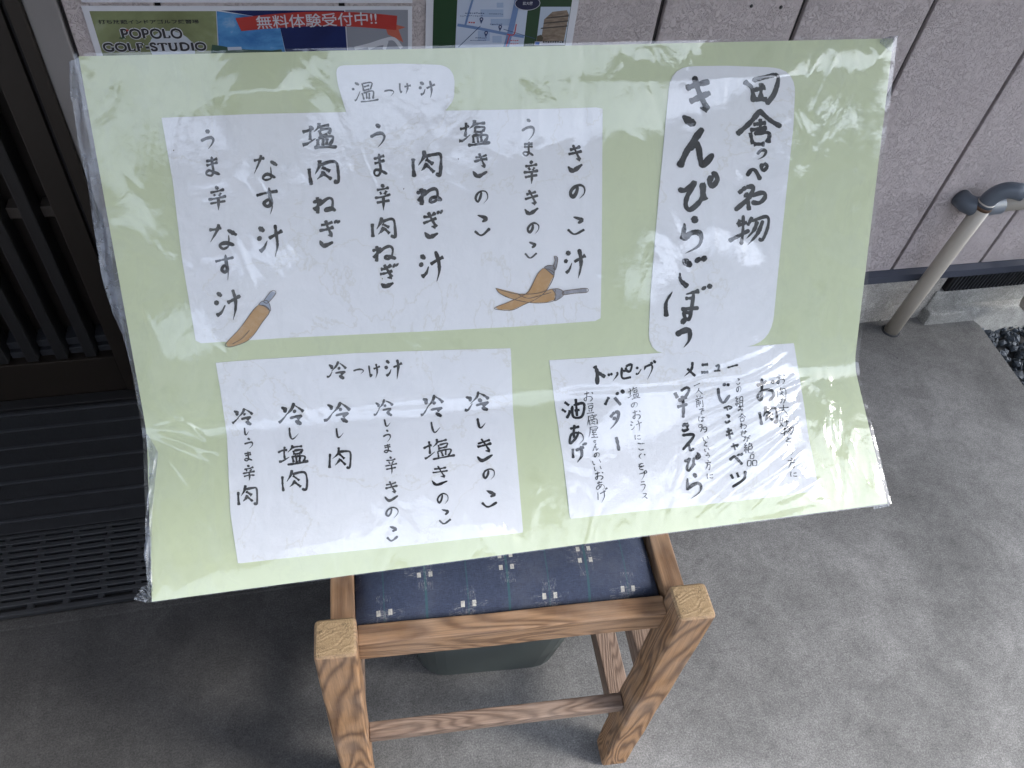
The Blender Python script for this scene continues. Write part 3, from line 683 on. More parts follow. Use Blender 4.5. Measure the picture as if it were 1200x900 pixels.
def parse(g):
    out = []
    for s in G[g].split('|'):
        st = s[0] if s[0] in 'd><=' else ''; s = s[1:] if st else s
        out.append((st, np.array([[float(a) for a in p.split(',')] for p in s.split()])))
    lo = np.min([p.min(0) for _, p in out], axis=0); hi = np.max([p.max(0) for _, p in out], axis=0)
    return [(st, (p-lo)/np.maximum(hi-lo, 1)) for st, p in out]
def catmull(P, n):
    if len(P) == 2: return np.array([P[0]*(1-t)+P[1]*t for t in np.linspace(0, 1, n)])
    Q = np.vstack([2*P[0]-P[1], P, 2*P[-1]-P[-2]]); out = []
    segs = len(P)-1; k = max(3, n//segs)
    for i in range(segs):
        a, b, c, d = Q[i:i+4]
        for t in np.linspace(0, 1, k, endpoint=False):
            out.append(.5*((2*b)+(c-a)*t+(2*a-5*b+4*c-d)*t*t+(3*b-a-3*c+d)*t**3))
    out.append(P[-1]); return np.array(out)
def width(st, t):
    cap = np.sqrt(np.clip(1-(1-np.clip(t/.07, 0, 1))**2, 0, 1))*np.sqrt(np.clip(1-(1-np.clip((1-t)/.07, 0, 1))**2, 0, 1))
    if st == 'd': w = .25+1.15*np.sin(np.clip(t, 0, 1)**.75*np.pi*.86)
    elif st == '>': w = np.where(t < .45, 1.05, 1.05-(t-.45)/.55*.9)
    elif st == '<': w = .3+.95*t
    elif st == '=': w = 1.0+.08*np.cos(t*6.3)
    else: w = 1.1-.42*np.sin(t*np.pi)+.12*t
    return np.maximum(w*cap, .04)
def ribbons(strokes):
    """strokes: (style, pixel centre line, width in px) -> points and faces still in pixels"""
    P, Fc, K = [], [], []
    for si, (st, c, w) in enumerate(strokes):
        L = np.linalg.norm(np.diff(c, axis=0), axis=1).sum(); c = catmull(c, max(10, int(L/1.6)))
        # extend the ends by a third of the width
        d = np.gradient(c, axis=0); d /= np.linalg.norm(d, axis=1)[:, None]+1e-9
        t = np.linspace(0, 1, len(c)); tt = np.r_[0, .015, .04, t[1:-1], .96, .985, 1]; tt = np.unique(np.sort(tt))
        cc = np.c_[np.interp(tt, t, c[:, 0]), np.interp(tt, t, c[:, 1])]; dd = np.c_[np.interp(tt, t, d[:, 0]), np.interp(tt, t, d[:, 1])]
        dd /= np.linalg.norm(dd, axis=1)[:, None]+1e-9
        ww = width(st, tt)*w/2*(1+.10*np.sin(tt*17+si*2.1)+.06*np.random.randn(len(tt)))
        nn = np.c_[-dd[:, 1], dd[:, 0]]; a = cc+nn*ww[:, None]; b = cc-nn*ww[:, None]
        o = len(P)
        for i in range(len(cc)): P += [a[i], b[i]]; K += [si, si]
        Fc += [(o+2*i, o+2*i+1, o+2*i+3, o+2*i+2) for i in range(len(cc)-1)]
    return np.array(P), Fc, np.array(K)
def write(items, mat, parent, base=.0, label=None, name='handwriting'):
    """items: (glyph, x0, y0, x1, y1, brush width) in photograph pixels"""
    st = []
    for g, x0, y0, x1, y1, w in items:
        an_ = random.gauss(0, .04); rot_ = np.array([[math.cos(an_), -math.sin(an_)], [math.sin(an_), math.cos(an_)]])
        iw = min(w*.45, (x1-x0)*.3, (y1-y0)*.3)
        for s, p in parse(g):
            q = np.c_[x0+iw+p[:, 0]*(x1-x0-2*iw), y0+iw+p[:, 1]*(y1-y0-2*iw)]
            cc_ = np.array([(x0+x1)/2, (y0+y1)/2]); q = cc_+(q-cc_) @ rot_.T; q = q+np.random.randn(*q.shape)*.014*(x1-x0); st.append((s, q, w*random.uniform(.9, 1.1)))
    P_, Fc, K = ribbons(st); u, v = px2uv(P_)
    V3 = Sn(u, v, puff(u, v)+base+.0003+(K % 9)*.00003)
    return link(name, mesh(name, V3, Fc, True), mat, parent, label=label)
I, TH, MK = MT['ink'], MT['thinink'], MT['marker']
# warm list, right to left
write([('き', 663.6, 168, 684, 202, 3.6), ('の', 667, 215, 686, 235, 4), ('こ', 663.6, 252, 687, 276, 3.4), ('汁', 658.7, 290, 687, 328, 4)], I, p_warm)
write([('う', 610, 138, 627, 166, 3), ('ま', 612, 164, 627, 184, 3), ('辛', 612, 187, 632, 217, 3.2), ('き', 613, 221, 632, 252, 3.3), ('の', 617, 260, 632, 275, 2.8), ('こ', 614, 282, 631, 303, 2.8)], TH, p_warm)
write([('塩', 536.5, 139, 577.5, 172, 3.5), ('き', 553, 178, 573, 208, 3.3), ('の', 556, 222, 572, 240, 3), ('こ', 554, 250, 575, 277, 3.2)], I, p_warm)
write([('肉', 481.7, 174, 519, 209, 4.6), ('ね', 486, 217, 519, 241, 4.6), ('ぎ', 494, 246, 521, 279, 4), ('汁', 489, 293, 522, 332, 4.4)], I, p_warm)
write([('う', 432, 144, 452, 175, 3.6), ('ま', 436, 178, 455, 207, 3.4), ('辛', 438, 214, 459, 248, 3.3), ('肉', 434.5, 252, 465, 280, 4), ('ね', 434, 285, 466, 308, 4.2), ('ぎ', 443.5, 308, 468.5, 337, 3.8)], I, p_warm)
write([('塩', 353, 141.5, 398, 176, 4.2), ('肉', 360, 184, 398, 218, 4.8), ('ね', 364.5, 228, 395.5, 252, 4.2), ('ぎ', 372.5, 256, 399.5, 289, 4)], I, p_warm)
write([('な', 295, 179, 328, 213, 3.6), ('す', 299, 218, 328, 253, 3.9), ('汁', 299, 261, 333, 303, 4.3)], I, p_warm)
write([('う', 233.5, 150.5, 252, 177, 4.2), ('ま', 240, 182, 259.5, 207, 3.5), ('辛', 242.5, 217, 267, 248, 3.2), ('な', 244, 260, 279, 292, 4), ('す', 250.5, 296, 276, 330, 3.6), ('汁', 249.5, 338, 284, 377, 4)], TH, p_warm)
write([('温', 410.7, 95.6, 444.7, 120.4, 2.2), ('つ', 449.3, 105, 462, 113.3, 1.8), ('け', 467.3, 96, 482.3, 111.3, 2.2), ('汁', 489.7, 93.7, 510.7, 116, 2.6)], I, p_tab, .0006)
write([('田', 868.4, 86.4, 915, 124.8, 6), ('舎', 861, 126.5, 918, 173, 5.6), ('っ', 884.5, 174, 898.5, 189, 4), ('ぺ', 872, 189.5, 900.5, 213, 4.6), ('名', 858.7, 216.3, 897.5, 249.5, 5), ('物', 851, 251, 901.5, 289, 4.3)], MK, p_sign, .0005)
write([('キ2', 795.6, 87, 834.8, 149.5, 6.6), ('ん', 792.4, 146.4, 839.6, 200.7, 7), ('ぴ', 792, 201.3, 843, 248.3, 6.5), ('ら', 796.7, 250.7, 824.5, 300, 6), ('ご', 793.5, 297, 829, 338, 6), ('ぼ', 778.5, 329, 832, 376, 4.8), ('う', 789, 371, 811, 410, 6)], MK, p_sign, .0005)
# cold list
def col(s, mat, parent): write(s, mat, parent)
col([('冷', 382, 422, 407, 444.7, 2.8), ('つ', 413, 431.7, 426.7, 439, 2.4), ('け', 431.6, 425, 446.7, 443.6, 2.4), ('汁', 449.3, 419.3, 472, 445.7, 3)], I, p_cold)
col([('冷', 542.8, 457.8, 575, 483.3, 3.2), ('し', 558.5, 488.7, 570.2, 502.2, 2.6), ('き', 557.2, 513, 578.2, 541, 3), ('の', 565, 548.7, 580, 563.3, 2.4), ('こ', 563, 573.5, 584, 595.5, 3.2)], I, p_cold)
col([('冷', 491.8, 460.8, 521, 489.7, 3.2), ('し', 504.7, 493.2, 517.3, 507.3, 2.4), ('塩', 495.2, 512.7, 534.2, 539.5, 2.6), ('き', 505, 545, 526, 569.3, 2.4), ('の', 511.5, 577.7, 525.5, 592, 2.2), ('こ', 513, 595.7, 529.3, 615, 2.5)], I, p_cold)
col([('冷', 436.7, 466.8, 461.5, 488.2, 2.6), ('し', 449.8, 490.5, 458.5, 500.2, 2), ('う', 448, 503, 458.5, 519.3, 2), ('ま', 449.5, 519.3, 460, 531, 1.7), ('辛', 450.5, 534, 466, 557, 1.8), ('き', 449.5, 563, 467.8, 587.7, 2.4), ('の', 451.5, 593.7, 467, 608, 2.4), ('こ', 452, 615.5, 467.5, 635.3, 2.6)], TH, p_cold)
col([('冷', 379.7, 468.4, 411.7, 496, 3.4), ('し', 393.3, 500.7, 403.3, 513.6, 2.3), ('肉', 384.7, 523, 412.3, 551, 3)], I, p_cold)
col([('冷', 325.6, 470.7, 357.3, 498.7, 3.6), ('し', 338, 500, 351.3, 515.3, 2.4), ('塩', 324.7, 520, 364.7, 546, 3), ('肉', 329.7, 549, 360.7, 577, 3)], I, p_cold)
col([('冷', 271.3, 476.7, 297.3, 498.3, 2.9), ('し', 285.7, 500.4, 292.7, 510.3, 2), ('う', 285.3, 513, 297, 526.7, 1.9), ('ま', 286, 528.3, 296.7, 541, 2), ('辛', 283.3, 544, 300, 565, 2.2), ('肉', 277.3, 567, 303, 593.3, 3.2)], I, p_cold)
# topping menu
col([('ト', 693.7, 427, 710.6, 453, 4.2), ('ッ', 711.4, 434.5, 724.2, 447.3, 2.4), ('ピ', 727, 425.8, 741.5, 444, 3), ('ン', 743.5, 429, 752.6, 439, 2.6), ('グ', 753.2, 420.7, 769.5, 446, 2.6)], MK, p_top)
col([('メ', 800, 422.3, 816, 443, 3), ('ニ', 819.7, 425, 831.3, 438.3, 3.6), ('ュ', 835, 426.7, 845.3, 436, 2.5), ('ー', 850.7, 425.7, 865, 431.6, 2.2)], MK, p_top)
col([('油', 657, 465.4, 685, 492.3, 3.2), ('あ', 665.7, 496.6, 684.3, 521.6, 3), ('げ', 669.8, 517, 688, 544, 3.4)], MK, p_top)
col([('バ', 707.7, 455, 732.2, 476.7, 3.4), ('タ', 713, 481.4, 726.3, 504.7, 3.4), ('｜', 720.7, 510.3, 726.3, 530, 4)], MK, p_top)
col([('半', 788, 452, 808, 491.3, 3.8), ('き', 797.3, 494.7, 808.7, 506, 2.8), ('え', 796.7, 508, 815, 529.3, 3.4), ('ぴ', 800, 530.5, 820.8, 553, 3.2), ('ら', 803, 552.5, 823, 586, 3.8)], MK, p_top)
col([('じ', 840.3, 448, 856.3, 473, 3.2), ('ゃ', 846.4, 474, 858.4, 482.7, 2.4), ('こ', 847.7, 484.7, 856.3, 497.3, 2.8), ('キ', 848.7, 500, 860.3, 516.7, 3), ('ャ', 855, 518.5, 865.4, 528.5, 2.5), ('ベ', 852.8, 529.3, 871.5, 545.8, 3.4), ('ツ', 854.6, 550.8, 874.8, 572.2, 3.2)], MK, p_top)
col([('お', 884.7, 442, 908.3, 472, 3.6), ('肉', 888, 473.7, 911.3, 499, 3.8)], MK, p_top)
def small(s, boxes): col([(g, *b, 1.1) for g, b in zip(s, boxes)], MK, p_top)
small('お豆腐屋さんのいいおあげ', [(683.8, 457.8, 694.8, 471.3), (686.7, 472.7, 696.6, 485), (687, 485.3, 700, 499.3), (689, 499.8, 701, 513.8), (694.3, 515.5, 699, 519.3), (694, 519.3, 701.3, 529.2), (695.4, 530.3, 702.4, 536.8), (693.7, 538.5, 704.2, 545), (695.4, 545.5, 704.8, 552), (696.6, 552, 707, 563), (698.3, 563.6, 708.3, 574.7), (700, 571, 712.3, 589.8)])
small('塩のお汁にゴくをプラス', [(735, 452.6, 750.3, 468.7), (739, 471.3, 747, 478.8), (740.3, 480, 750.8, 492.3), (737.8, 492.3, 752.2, 506.3), (743.3, 508.8, 751, 515.8), (746, 519, 755, 528), (748, 531, 756, 539), (747.3, 542, 755, 551), (748, 551.3, 758, 563.3), (749.7, 564, 756, 577), (751.4, 578, 759, 585)])
small('一人前では多いという方に', [(812, 448.4, 820.3, 453), (813.6, 454, 823.3, 462.7), (814, 463.3, 824.3, 478), (818, 478.7, 825.3, 486.7), (818, 487.3, 826, 494.7), (818, 497.3, 828.3, 507.3), (822.7, 510.7, 830, 516.7), (824.7, 516, 829, 523.3), (824.7, 524.7, 831, 530), (825.8, 530.5, 831.8, 537.3), (825.5, 538.8, 833, 551.5), (827.7, 554.5, 836, 561.3)])
small('この組み合わせが絶品', [(862, 442.7, 867.3, 451.3), (862, 452.7, 868.3, 460.7), (861, 464, 871.3, 477.3), (864, 476.7, 871.3, 482.7), (863.7, 484, 874, 494.7), (866, 494.7, 874.7, 503.3), (866.7, 503.3, 875.3, 512), (870.4, 510, 879.3, 518), (871.2, 518.5, 882.3, 531.3), (875, 532, 886.5, 546.3)])
small('お肉が大好物という方に', [(909, 437.3, 919.7, 451), (910, 453.3, 920.7, 466.7), (913.3, 466, 922, 473.3), (911.3, 473.7, 923.7, 487.3), (911.7, 486.7, 924, 500.7), (913.7, 499.3, 929.6, 511.3), (921, 511.8, 927.8, 518.5), (921.8, 519.3, 928.5, 523.8), (922.5, 526, 928.5, 534.3), (922.2, 535.8, 931.8, 549.3), (925.5, 552.3, 934, 559.3)])

# ---- painted chillies cut out and glued on
chil = ink_mat('faded chilli paint', (.43, .245, .10), (.52, .345, .185)); stem = ink_mat('grey stem paint', (.2, .2, .22), (.33, .33, .37)); line = ink_mat('thin outline', (.09, .07, .06), (.22, .17, .13))
stem2 = ink_mat('bluish stem paint', (.3, .34, .42), (.45, .48, .56))
def chilli(body, cap_, stalk, parent, base, sm):
    c = flat_shape('chilli_drawing', body, base, chil, parent, 5, 70, False, label='painted orange brown chilli')
    flat_shape('chilli_cap', cap_, base+.00012, sm, c, 3, 40, False); flat_shape('chilli_stalk', stalk, base+.00018, sm, c, 3, 40, False)
    return c
def pen(parent, lines, w=.8, base=.001):
    st = [('=', np.array(l, float), w) for l in lines]; P_, Fc, K = ribbons(st); u, v = px2uv(P_)
    link('outline', mesh('outline', Sn(u, v, puff(u, v)+base+(K % 5)*.00003), Fc), line, parent)
b1 = [(635.5, 314), (629, 322), (620, 340), (614, 345), (600, 352), (580, 360), (584, 362.5), (600, 363), (613, 357), (628, 350), (640, 340), (649, 322), (644, 316)]
k1 = [(637, 313), (643, 310.5), (649, 312), (649.5, 318), (648, 322), (643, 318)]; s1 = [(647.5, 313), (650, 305), (649, 300), (653, 301.5), (652.5, 309), (650.5, 316)]
c1 = chilli(b1, k1, s1, p_warm, .0004, stem); pen(c1, [b1+[b1[0]], k1+[k1[0]], s1+[s1[0]]])
b2 = [(580.5, 337), (590, 340.5), (606, 344), (628, 343.5), (648, 338), (650, 343), (649.5, 351), (640, 354), (624, 354.5), (606, 351.5), (592, 347), (584, 342)]
k2 = [(646.5, 338.5), (653, 337.8), (659, 340.5), (660, 345), (655, 349.5), (649, 352), (651, 345)]; s2 = [(659, 340.5), (672, 338.8), (687, 337.5), (687, 342), (672, 343.3), (659.5, 345)]
c2 = chilli(b2, k2, s2, p_warm, .0009, stem); pen(c2, [b2+[b2[0]], k2+[k2[0]], s2+[s2[0]], [(606, 344), (618, 349), (632, 346), (646, 342)]], .8, .0015)
b3 = [(303, 357), (297, 363), (289, 374), (280, 386), (265, 402), (267, 406), (275, 405), (290, 399), (299, 390), (307, 378), (316, 365), (311, 358)]
k3 = [(303, 356.5), (307, 353), (313, 352), (316.5, 357), (317, 364), (311, 359)]; s3 = [(308.5, 353), (318, 341), (323.5, 343), (314, 354.5)]
c3 = chilli(b3, k3, s3, p_warm, .0004, stem2); pen(c3, [b3+[b3[0]], k3+[k3[0]], s3+[s3[0]], [(272, 403), (284, 396), (293, 386)]])
for x, y in ((473, 221), (537, 186), (204, 176), (448, 326)):
    pen(p_warm, [[(x-.5, y), (x+.5, y+.3)]], 1.6)

# ---- clear film over everything
def seg_d(px, a, b):
    a, b = np.array(a, float), np.array(b, float); ab = b-a; t = np.clip(((px-a) @ ab)/(ab @ ab), 0, 1)
    return np.linalg.norm(px-(a+t[:, None]*ab), axis=1), t
def film():
    nu, nv = 560, 380
    U, V = np.meshgrid(np.linspace(-.004, 1.004, nu+1), np.linspace(-.006, 2.006, nv+1)); u, v = U.ravel(), V.ravel(); px = proj(S(u, v))
    h = np.full(len(u), .0034)
    rs = np.random.RandomState(3)
    X, Y = u*1.0, np.where(v < 1, v*.45, .45+(v-1)*.21)
    # loose undulation
    for k in range(26):
        f = rs.uniform(4, 22); an = rs.uniform(-.9, .9)+(0 if rs.rand() < .6 else 1.3); ph = rs.uniform(0, 6.3); wx = rs.uniform(2, 8)
        h += .027/f*.9*np.sin(f*(X*math.cos(an)+Y*math.sin(an))*1.9+ph+.9*np.sin(wx*Y+ph*2)+.7*np.sin(wx*1.3*X+ph))*rs.uniform(.3, 1)
    def ridge(a, b, amp, w, fade=True, wig=2.0):
        nonlocal h
        d0 = np.array(b, float)-np.array(a, float); L = np.linalg.norm(d0); nn = np.array([-d0[1], d0[0]])/L
        t0 = ((px-np.array(a)) @ d0)/(L*L); q = px+nn*(wig*np.sin(t0*rs.uniform(4, 9)+rs.uniform(0, 6)))[:, None]
        d, t = seg_d(q, a, b); prof = np.exp(-(d/w)**2)*(np.sin(np.clip(t, 0, 1)*np.pi*.92+.12) if fade else 1)
        h += min(amp*.9, .0011*w)*prof
    # fan of folds drawn from the pinched corner at the right of the crease, across the topping sheet
    for k in range(15):
        a = (1000-rs.uniform(0, 22), 430+rs.uniform(-2, 14)+k*1.6); an = math.radians(146+rs.uniform(-4, 4)+k*.0-k*1.3+4); L = rs.uniform(170, 330)
        st = rs.uniform(0, 90); dx, dy = math.cos(an), math.sin(an)
        ridge((a[0]+dx*st, a[1]+dy*st), (a[0]+dx*(st+L), a[1]+dy*(st+L)), rs.uniform(.0007, .0015), rs.uniform(2.0, 3.4))
    for a, b, am, w in (((1000, 430), (900, 460), .004, 4), ((1000, 430), (962, 520), .003, 4), ((1000, 432), (1020, 560), .002, 4), ((930, 440), (700, 590), .0025, 3), ((960, 470), (770, 598), .0025, 3),
                        ((940, 500), (860, 560), .003, 4), ((985, 500), (830, 600), .003, 3.4), ((1000, 540), (900, 592), .0025, 4), ((990, 585), (840, 612), .002, 4), ((945, 405), (790, 480), .0025, 2.6), ((905, 405), (780, 455), .0022, 2.6), ((950, 430), (800, 500), .002, 2.5)):
        ridge(a, b, am, w)
    # folds from the left pinch
    for a, b, am, w in (((172, 507), (262, 530), .005, 5), ((172, 500), (230, 488), .003, 4), ((200, 482), (250, 520), .004, 3), ((250, 520), (268, 560), .004, 3.5), ((190, 520), (240, 600), .003, 4), ((215, 590), (270, 640), .003, 3),
                        ((182, 600), (205, 640), .0032, 3), ((178, 640), (196, 700), .003, 3.5), ((172, 507), (300, 560), .003, 5), ((168, 470), (200, 440), .002, 4), ((160, 320), (185, 400), .003, 3),
                        ((157, 105), (205, 190), .0036, 3), ((205, 190), (268, 262), .003, 3), ((120, 90), (190, 180), .002, 5), ((140, 110), (250, 250), .0025, 3), ((290, 425), (330, 500), .0036, 4), ((330, 415), (375, 520), .003, 3),
                        ((345, 415), (392, 510), .0025, 3), ((300, 430), (345, 560), .0025, 4), ((230, 160), (330, 420), .002, 3), ((130, 250), (160, 330), .0025, 3), ((140, 190), (175, 230), .003, 4), ((165, 220), (185, 195), .003, 3)):
        ridge(a, b, am, w)
    # the film's own straight folds, running down and across
    for a, b, am, w in (((610, 55), (609, 400), .0016, 1.5), ((616, 55), (622, 640), .0016, 1.5), ((628, 55), (640, 640), .0012, 2), ((338, 60), (352, 300), .0012, 1.6), ((352, 300), (402, 680), .0014, 1.6), ((370, 380), (408, 690), .0012, 1.8), ((848, 50), (826, 420), .0016, 1.8), ((1022, 55), (985, 330), .0022, 2),
                        ((985, 330), (978, 430), .0016, 2), ((1030, 60), (990, 420), .0014, 2), ((978, 430), (1020, 590), .0018, 2.2), ((990, 440), (1030, 590), .0018, 3), ((180, 500), (1000, 432), .0016, 4),
                        ((980, 60), (935, 170), .003, 3), ((1000, 70), (960, 200), .0018, 3), ((960, 60), (930, 120), .002, 3), ((470, 600), (500, 640), .002, 4), ((540, 590), (570, 640), .002, 4)):
        ridge(a, b, am, w, True, .8)
    for k in range(46):      # short crinkles along the top edge
        x = rs.uniform(110, 1040); ridge((x, 64-(x-92)*.022), (x+rs.uniform(-14, 22), 64-(x-92)*.022+rs.uniform(10, 34)), rs.uniform(.0008, .0022), rs.uniform(1.6, 3.4))
    for k in range(46):     # small crumples everywhere
        x, y = rs.uniform(120, 1020), rs.uniform(80, 660); an = rs.choice([1.2, 1.9, 2.5, .9])+rs.uniform(-.4, .4); L = rs.uniform(14, 60)
        ridge((x, y), (x+math.cos(an)*L, y+math.sin(an)*L), rs.uniform(.0004, .0012), rs.uniform(1.6, 4))
    h = .0028+np.logaddexp(0, (h-.0030)*900)/900+.0004*rs.randn(1)[0]*0
    H = h.reshape(nv+1, nu+1)
    for _ in range(1):
        Q = np.pad(H, 1, 'edge'); H = (Q[1:-1, 1:-1]*4+Q[:-2, 1:-1]*2+Q[2:, 1:-1]*2+Q[1:-1, :-2]*2+Q[1:-1, 2:]*2+Q[:-2, :-2]+Q[2:, 2:]+Q[:-2, 2:]+Q[2:, :-2])/16
    h = H.ravel()
    e = np.minimum.reduce([u+.004, 1.004-u, (v+.006)*.45, (2.006-v)*.21]); h = .0028+(h-.0028)*np.clip(e/.045, 0.03, 1)
    V3 = Sn(u, v, h); n = nu+1; fs = []
    idx = np.arange(nv*n).reshape(nv, n)[:, :-1].ravel(); fs = np.c_[idx, idx+n, idx+n+1, idx+1]
    me = bpy.data.meshes.new('film'); me.vertices.add(len(V3)); me.vertices.foreach_set('co', V3.ravel())
    me.loops.add(fs.size); me.loops.foreach_set('vertex_index', fs.ravel()); me.polygons.add(len(fs)); me.polygons.foreach_set('loop_start', np.arange(len(fs))*4)
    me.update(calc_edges=True); me.validate(); me.polygons.foreach_set('use_smooth', [True]*len(me.polygons))
    link('plastic_wrap', me, MT['film'], board)
film()
def strip(name, left, right, mat, m=14, depth=.004, back=-.006, seed=0):
    """loose film hanging past the board's edge; left/right are matching outlines in pixels, right one on the edge"""
    n = 70; Lp = resample(left, n, False); Rp = resample(right, n, False); pts = []; offs = []
    rs = np.random.RandomState(seed)
    for i in range(n):
        for k in range(m+1):
            t = k/m; pts.append(Lp[i]*(1-t)+Rp[i]*t)
            offs.append(back+depth*(math.sin(t*9+i*.22)*.5+math.sin(i*.5+t*3)*.4+.35*rs.randn()*.5)*(1-t*.7))
    u, v = px2uv(np.array(pts)); V3 = Sn(u, v, np.array(offs)); fs = [(i*(m+1)+k, i*(m+1)+k+1, (i+1)*(m+1)+k+1, (i+1)*(m+1)+k) for i in range(n-1) for k in range(m)]
    link(name, mesh(name, V3, fs, True), mat, board)
strip('loose_film', [(79, 72), (81, 110), (90, 170), (103, 235), (112, 290), (118, 325), (130, 372), (142, 395), (152, 430), (160, 470), (171, 505)],
      [(92, 66), (98, 100), (109, 165), (121, 230), (131, 285), (138, 320), (148, 372), (152, 395), (158, 430), (165, 470), (172, 507)], MT['flap'], seed=1)
strip('loose_film', [(171, 508), (176, 540), (172, 600), (169, 650), (174, 682), (178, 686)], [(173, 508), (186, 530), (179, 600), (178, 650), (179, 684), (179, 690)], MT['flap'], m=8, back=.002, depth=.003, seed=2)
strip('loose_film', [(158, 703), (162, 692), (170, 686), (178, 678)], [(170, 706), (176, 700), (179, 702), (180, 690)], MT['flap'], m=8, back=-.002, depth=.01, seed=3)
strip('loose_film', [(1022, 593), (1040, 590)], [(1023, 597), (1042, 593)], MT['flap'], m=4, back=.002, depth=.002, seed=4)
strip('loose_film', [(1030, 47), (1040, 43), (1050, 42)], [(1030, 50), (1041, 60), (1047, 62)], MT['flap'], m=5, back=.002, depth=.003, seed=5)

# ------------------------------------------------------------------ posters on the wall
def wp(x, y, d): p = at_y(x, y, YW-d); return Vector(p)
def wall_poly(name, pts, d, mat, parent, **k):
    return link(name, mesh(name, [wp(x, y, d) for x, y in pts], [tuple(range(len(pts)))]), mat, parent, **k)
def vert_poly(name, pts, d, mat, parent, **k):       # pts already (x, z) on the wall
    return link(name, mesh(name, [(x, YW-d, z) for x, z in pts], [tuple(range(len(pts)))]), mat, parent, **k)
def photo(name, c1, c2, c3, scale=9, pos=(.4, .6), stretch=(1, 1, 1)):
    m = N(name); v = m.coords(scale=stretch); n = m.noise(v, scale, 6, .6, .5)
    return m.fin(m.ramp(n, [(pos[0]-.1, c1), ((pos[0]+pos[1])/2, c2), (pos[1]+.1, c3)]), .4, None, .4)
def flat(name, col, r=.4): return plain(name, col, r, .04, 6)
def text(body, box, mat, parent, d, bold=.0, shear=0, name='lettering', outline=None, rot=0):
    """printed words fitted to the wall rectangle (x0, z0, x1, z1)"""
    cu = bpy.data.curves.new(name, 'FONT'); cu.body = body; cu.size = 1; cu.offset = bold; cu.resolution_u = 3
    tmp = bpy.data.objects.new('t', cu); C.objects.link(tmp); bpy.context.view_layer.update()
    me = bpy.data.meshes.new_from_object(tmp.evaluated_get(bpy.context.evaluated_depsgraph_get())); bpy.data.objects.remove(tmp)
    co = np.array([v.co[:] for v in me.vertices]); lo, hi = co.min(0), co.max(0); x0, z0, x1, z1 = box
    cx, cz = (x0+x1)/2, (z0+z1)/2
    for v in me.vertices:
        X = x0+(v.co.x-lo[0])/(hi[0]-lo[0])*(x1-x0); Z = z0+(v.co.y-lo[1])/(hi[1]-lo[1])*(z1-z0)
        X, Z = cx+(X-cx)*math.cos(rot)-(Z-cz)*math.sin(rot), cz+(X-cx)*math.sin(rot)+(Z-cz)*math.cos(rot)
        v.co = (X, YW-d, Z)
    me.materials.clear()
    return link(name, me, mat, parent)
def pbox(x0, y0, x1, y1): a = wp(x0, y1, .002); b = wp(x1, y0, .002); return (a.x, a.z, b.x, b.z)
pwhite = flat('printed white', (.50, .51, .56)); pblack = flat('printed black', (.02, .02, .025)); pred = flat('ribbon red', (.36, .035, .03)); pred2 = flat('ribbon fold red', (.42, .11, .075))
pnavy = flat('printed navy', (.008, .012, .05)); pgreen = flat('printed deep green', (.012, .045, .018)); pgrey = flat('printed grey', (.22, .23, .27))
golf = thing('golf_poster', 'white framed golf studio poster on the wall with grass and sky pictures and red ribbon', 'poster')
vert_poly('poster_sheet', [(-.321, .60), (.183, .60), (.183, .907), (-.321, .907)], .0015, MT['white'], golf)
vert_poly('grass_picture', [(-.3115, .62), (-.163, .62), (-.1275, .899), (-.3115, .899)], .0019, photo('golf grass print', (.10, .11, .045), (.19, .22, .11), (.36, .40, .33), 7, (.38, .62)), golf)
vert_poly('ball_highlight', [(-.205+.034*math.cos(a), .838+.03*math.sin(a)) for a in np.linspace(0, 6.28, 28)[:-1]], .0021, flat('pale ball', (.42, .46, .52)), golf)
vert_poly('sky_picture', [(-.160, .62), (-.035, .62), (-.0285, .82), (-.034, .885), (-.1265, .899)], .0019, photo('printed clouds', (.03, .13, .34), (.08, .25, .5), (.5, .55, .62), 14, (.45, .62), (1, 1, 1.5)), golf)
vert_poly('hill_strip', [(-.147, .832), (-.143, .845), (-.125, .842), (-.11, .838), (-.09, .836), (-.05, .834), (-.035, .836), (-.033, .826), (-.147, .826)], .0021, flat('printed hills', (.03, .07, .05)), golf)
vert_poly('building_print', [(-.12, .835), (-.098, .836), (-.098, .841), (-.12, .8405)], .0023, flat('printed pavilion', (.4, .45, .55)), golf)
vert_poly('night_picture', [(-.034, .62), (.074, .62), (.072, .90), (-.12, .90), (-.034, .884), (-.0275, .82)], .00185, photo('printed night blue', (.004, .006, .02), (.008, .014, .07), (.015, .03, .14), 5, (.4, .7)), golf)
vert_poly('glove_picture', [(.0755, .62), (.176, .62), (.176, .901), (.0735, .901)], .0019, pgrey, golf)
def arc(x0, x1, f, n=14): return [(x0+(x1-x0)*k/n, f(k/n)) for k in range(n+1)]
rt = lambda t: .888+.012*math.sin(t*math.pi*.95)**1.0*.8+.002*t; rb = lambda t: .867+.012*math.sin(t*math.pi*.95)*.7-.001*t
vert_poly('ribbon_tail', [(.135, .882), (.172, .872), (.160, .868), (.168, .846), (.142, .860)], .0021, pred2, golf)
vert_poly('ribbon', arc(-.100, .158, rt)+arc(-.094, .156, rb)[::-1], .0024, pred, golf)
text('無料体験受付中!!', (-.069, .8735, .124, .8955), pwhite, golf, .0028, .008, rot=.035)
gv = [('=', np.array(p, float), .0) for p in ()]
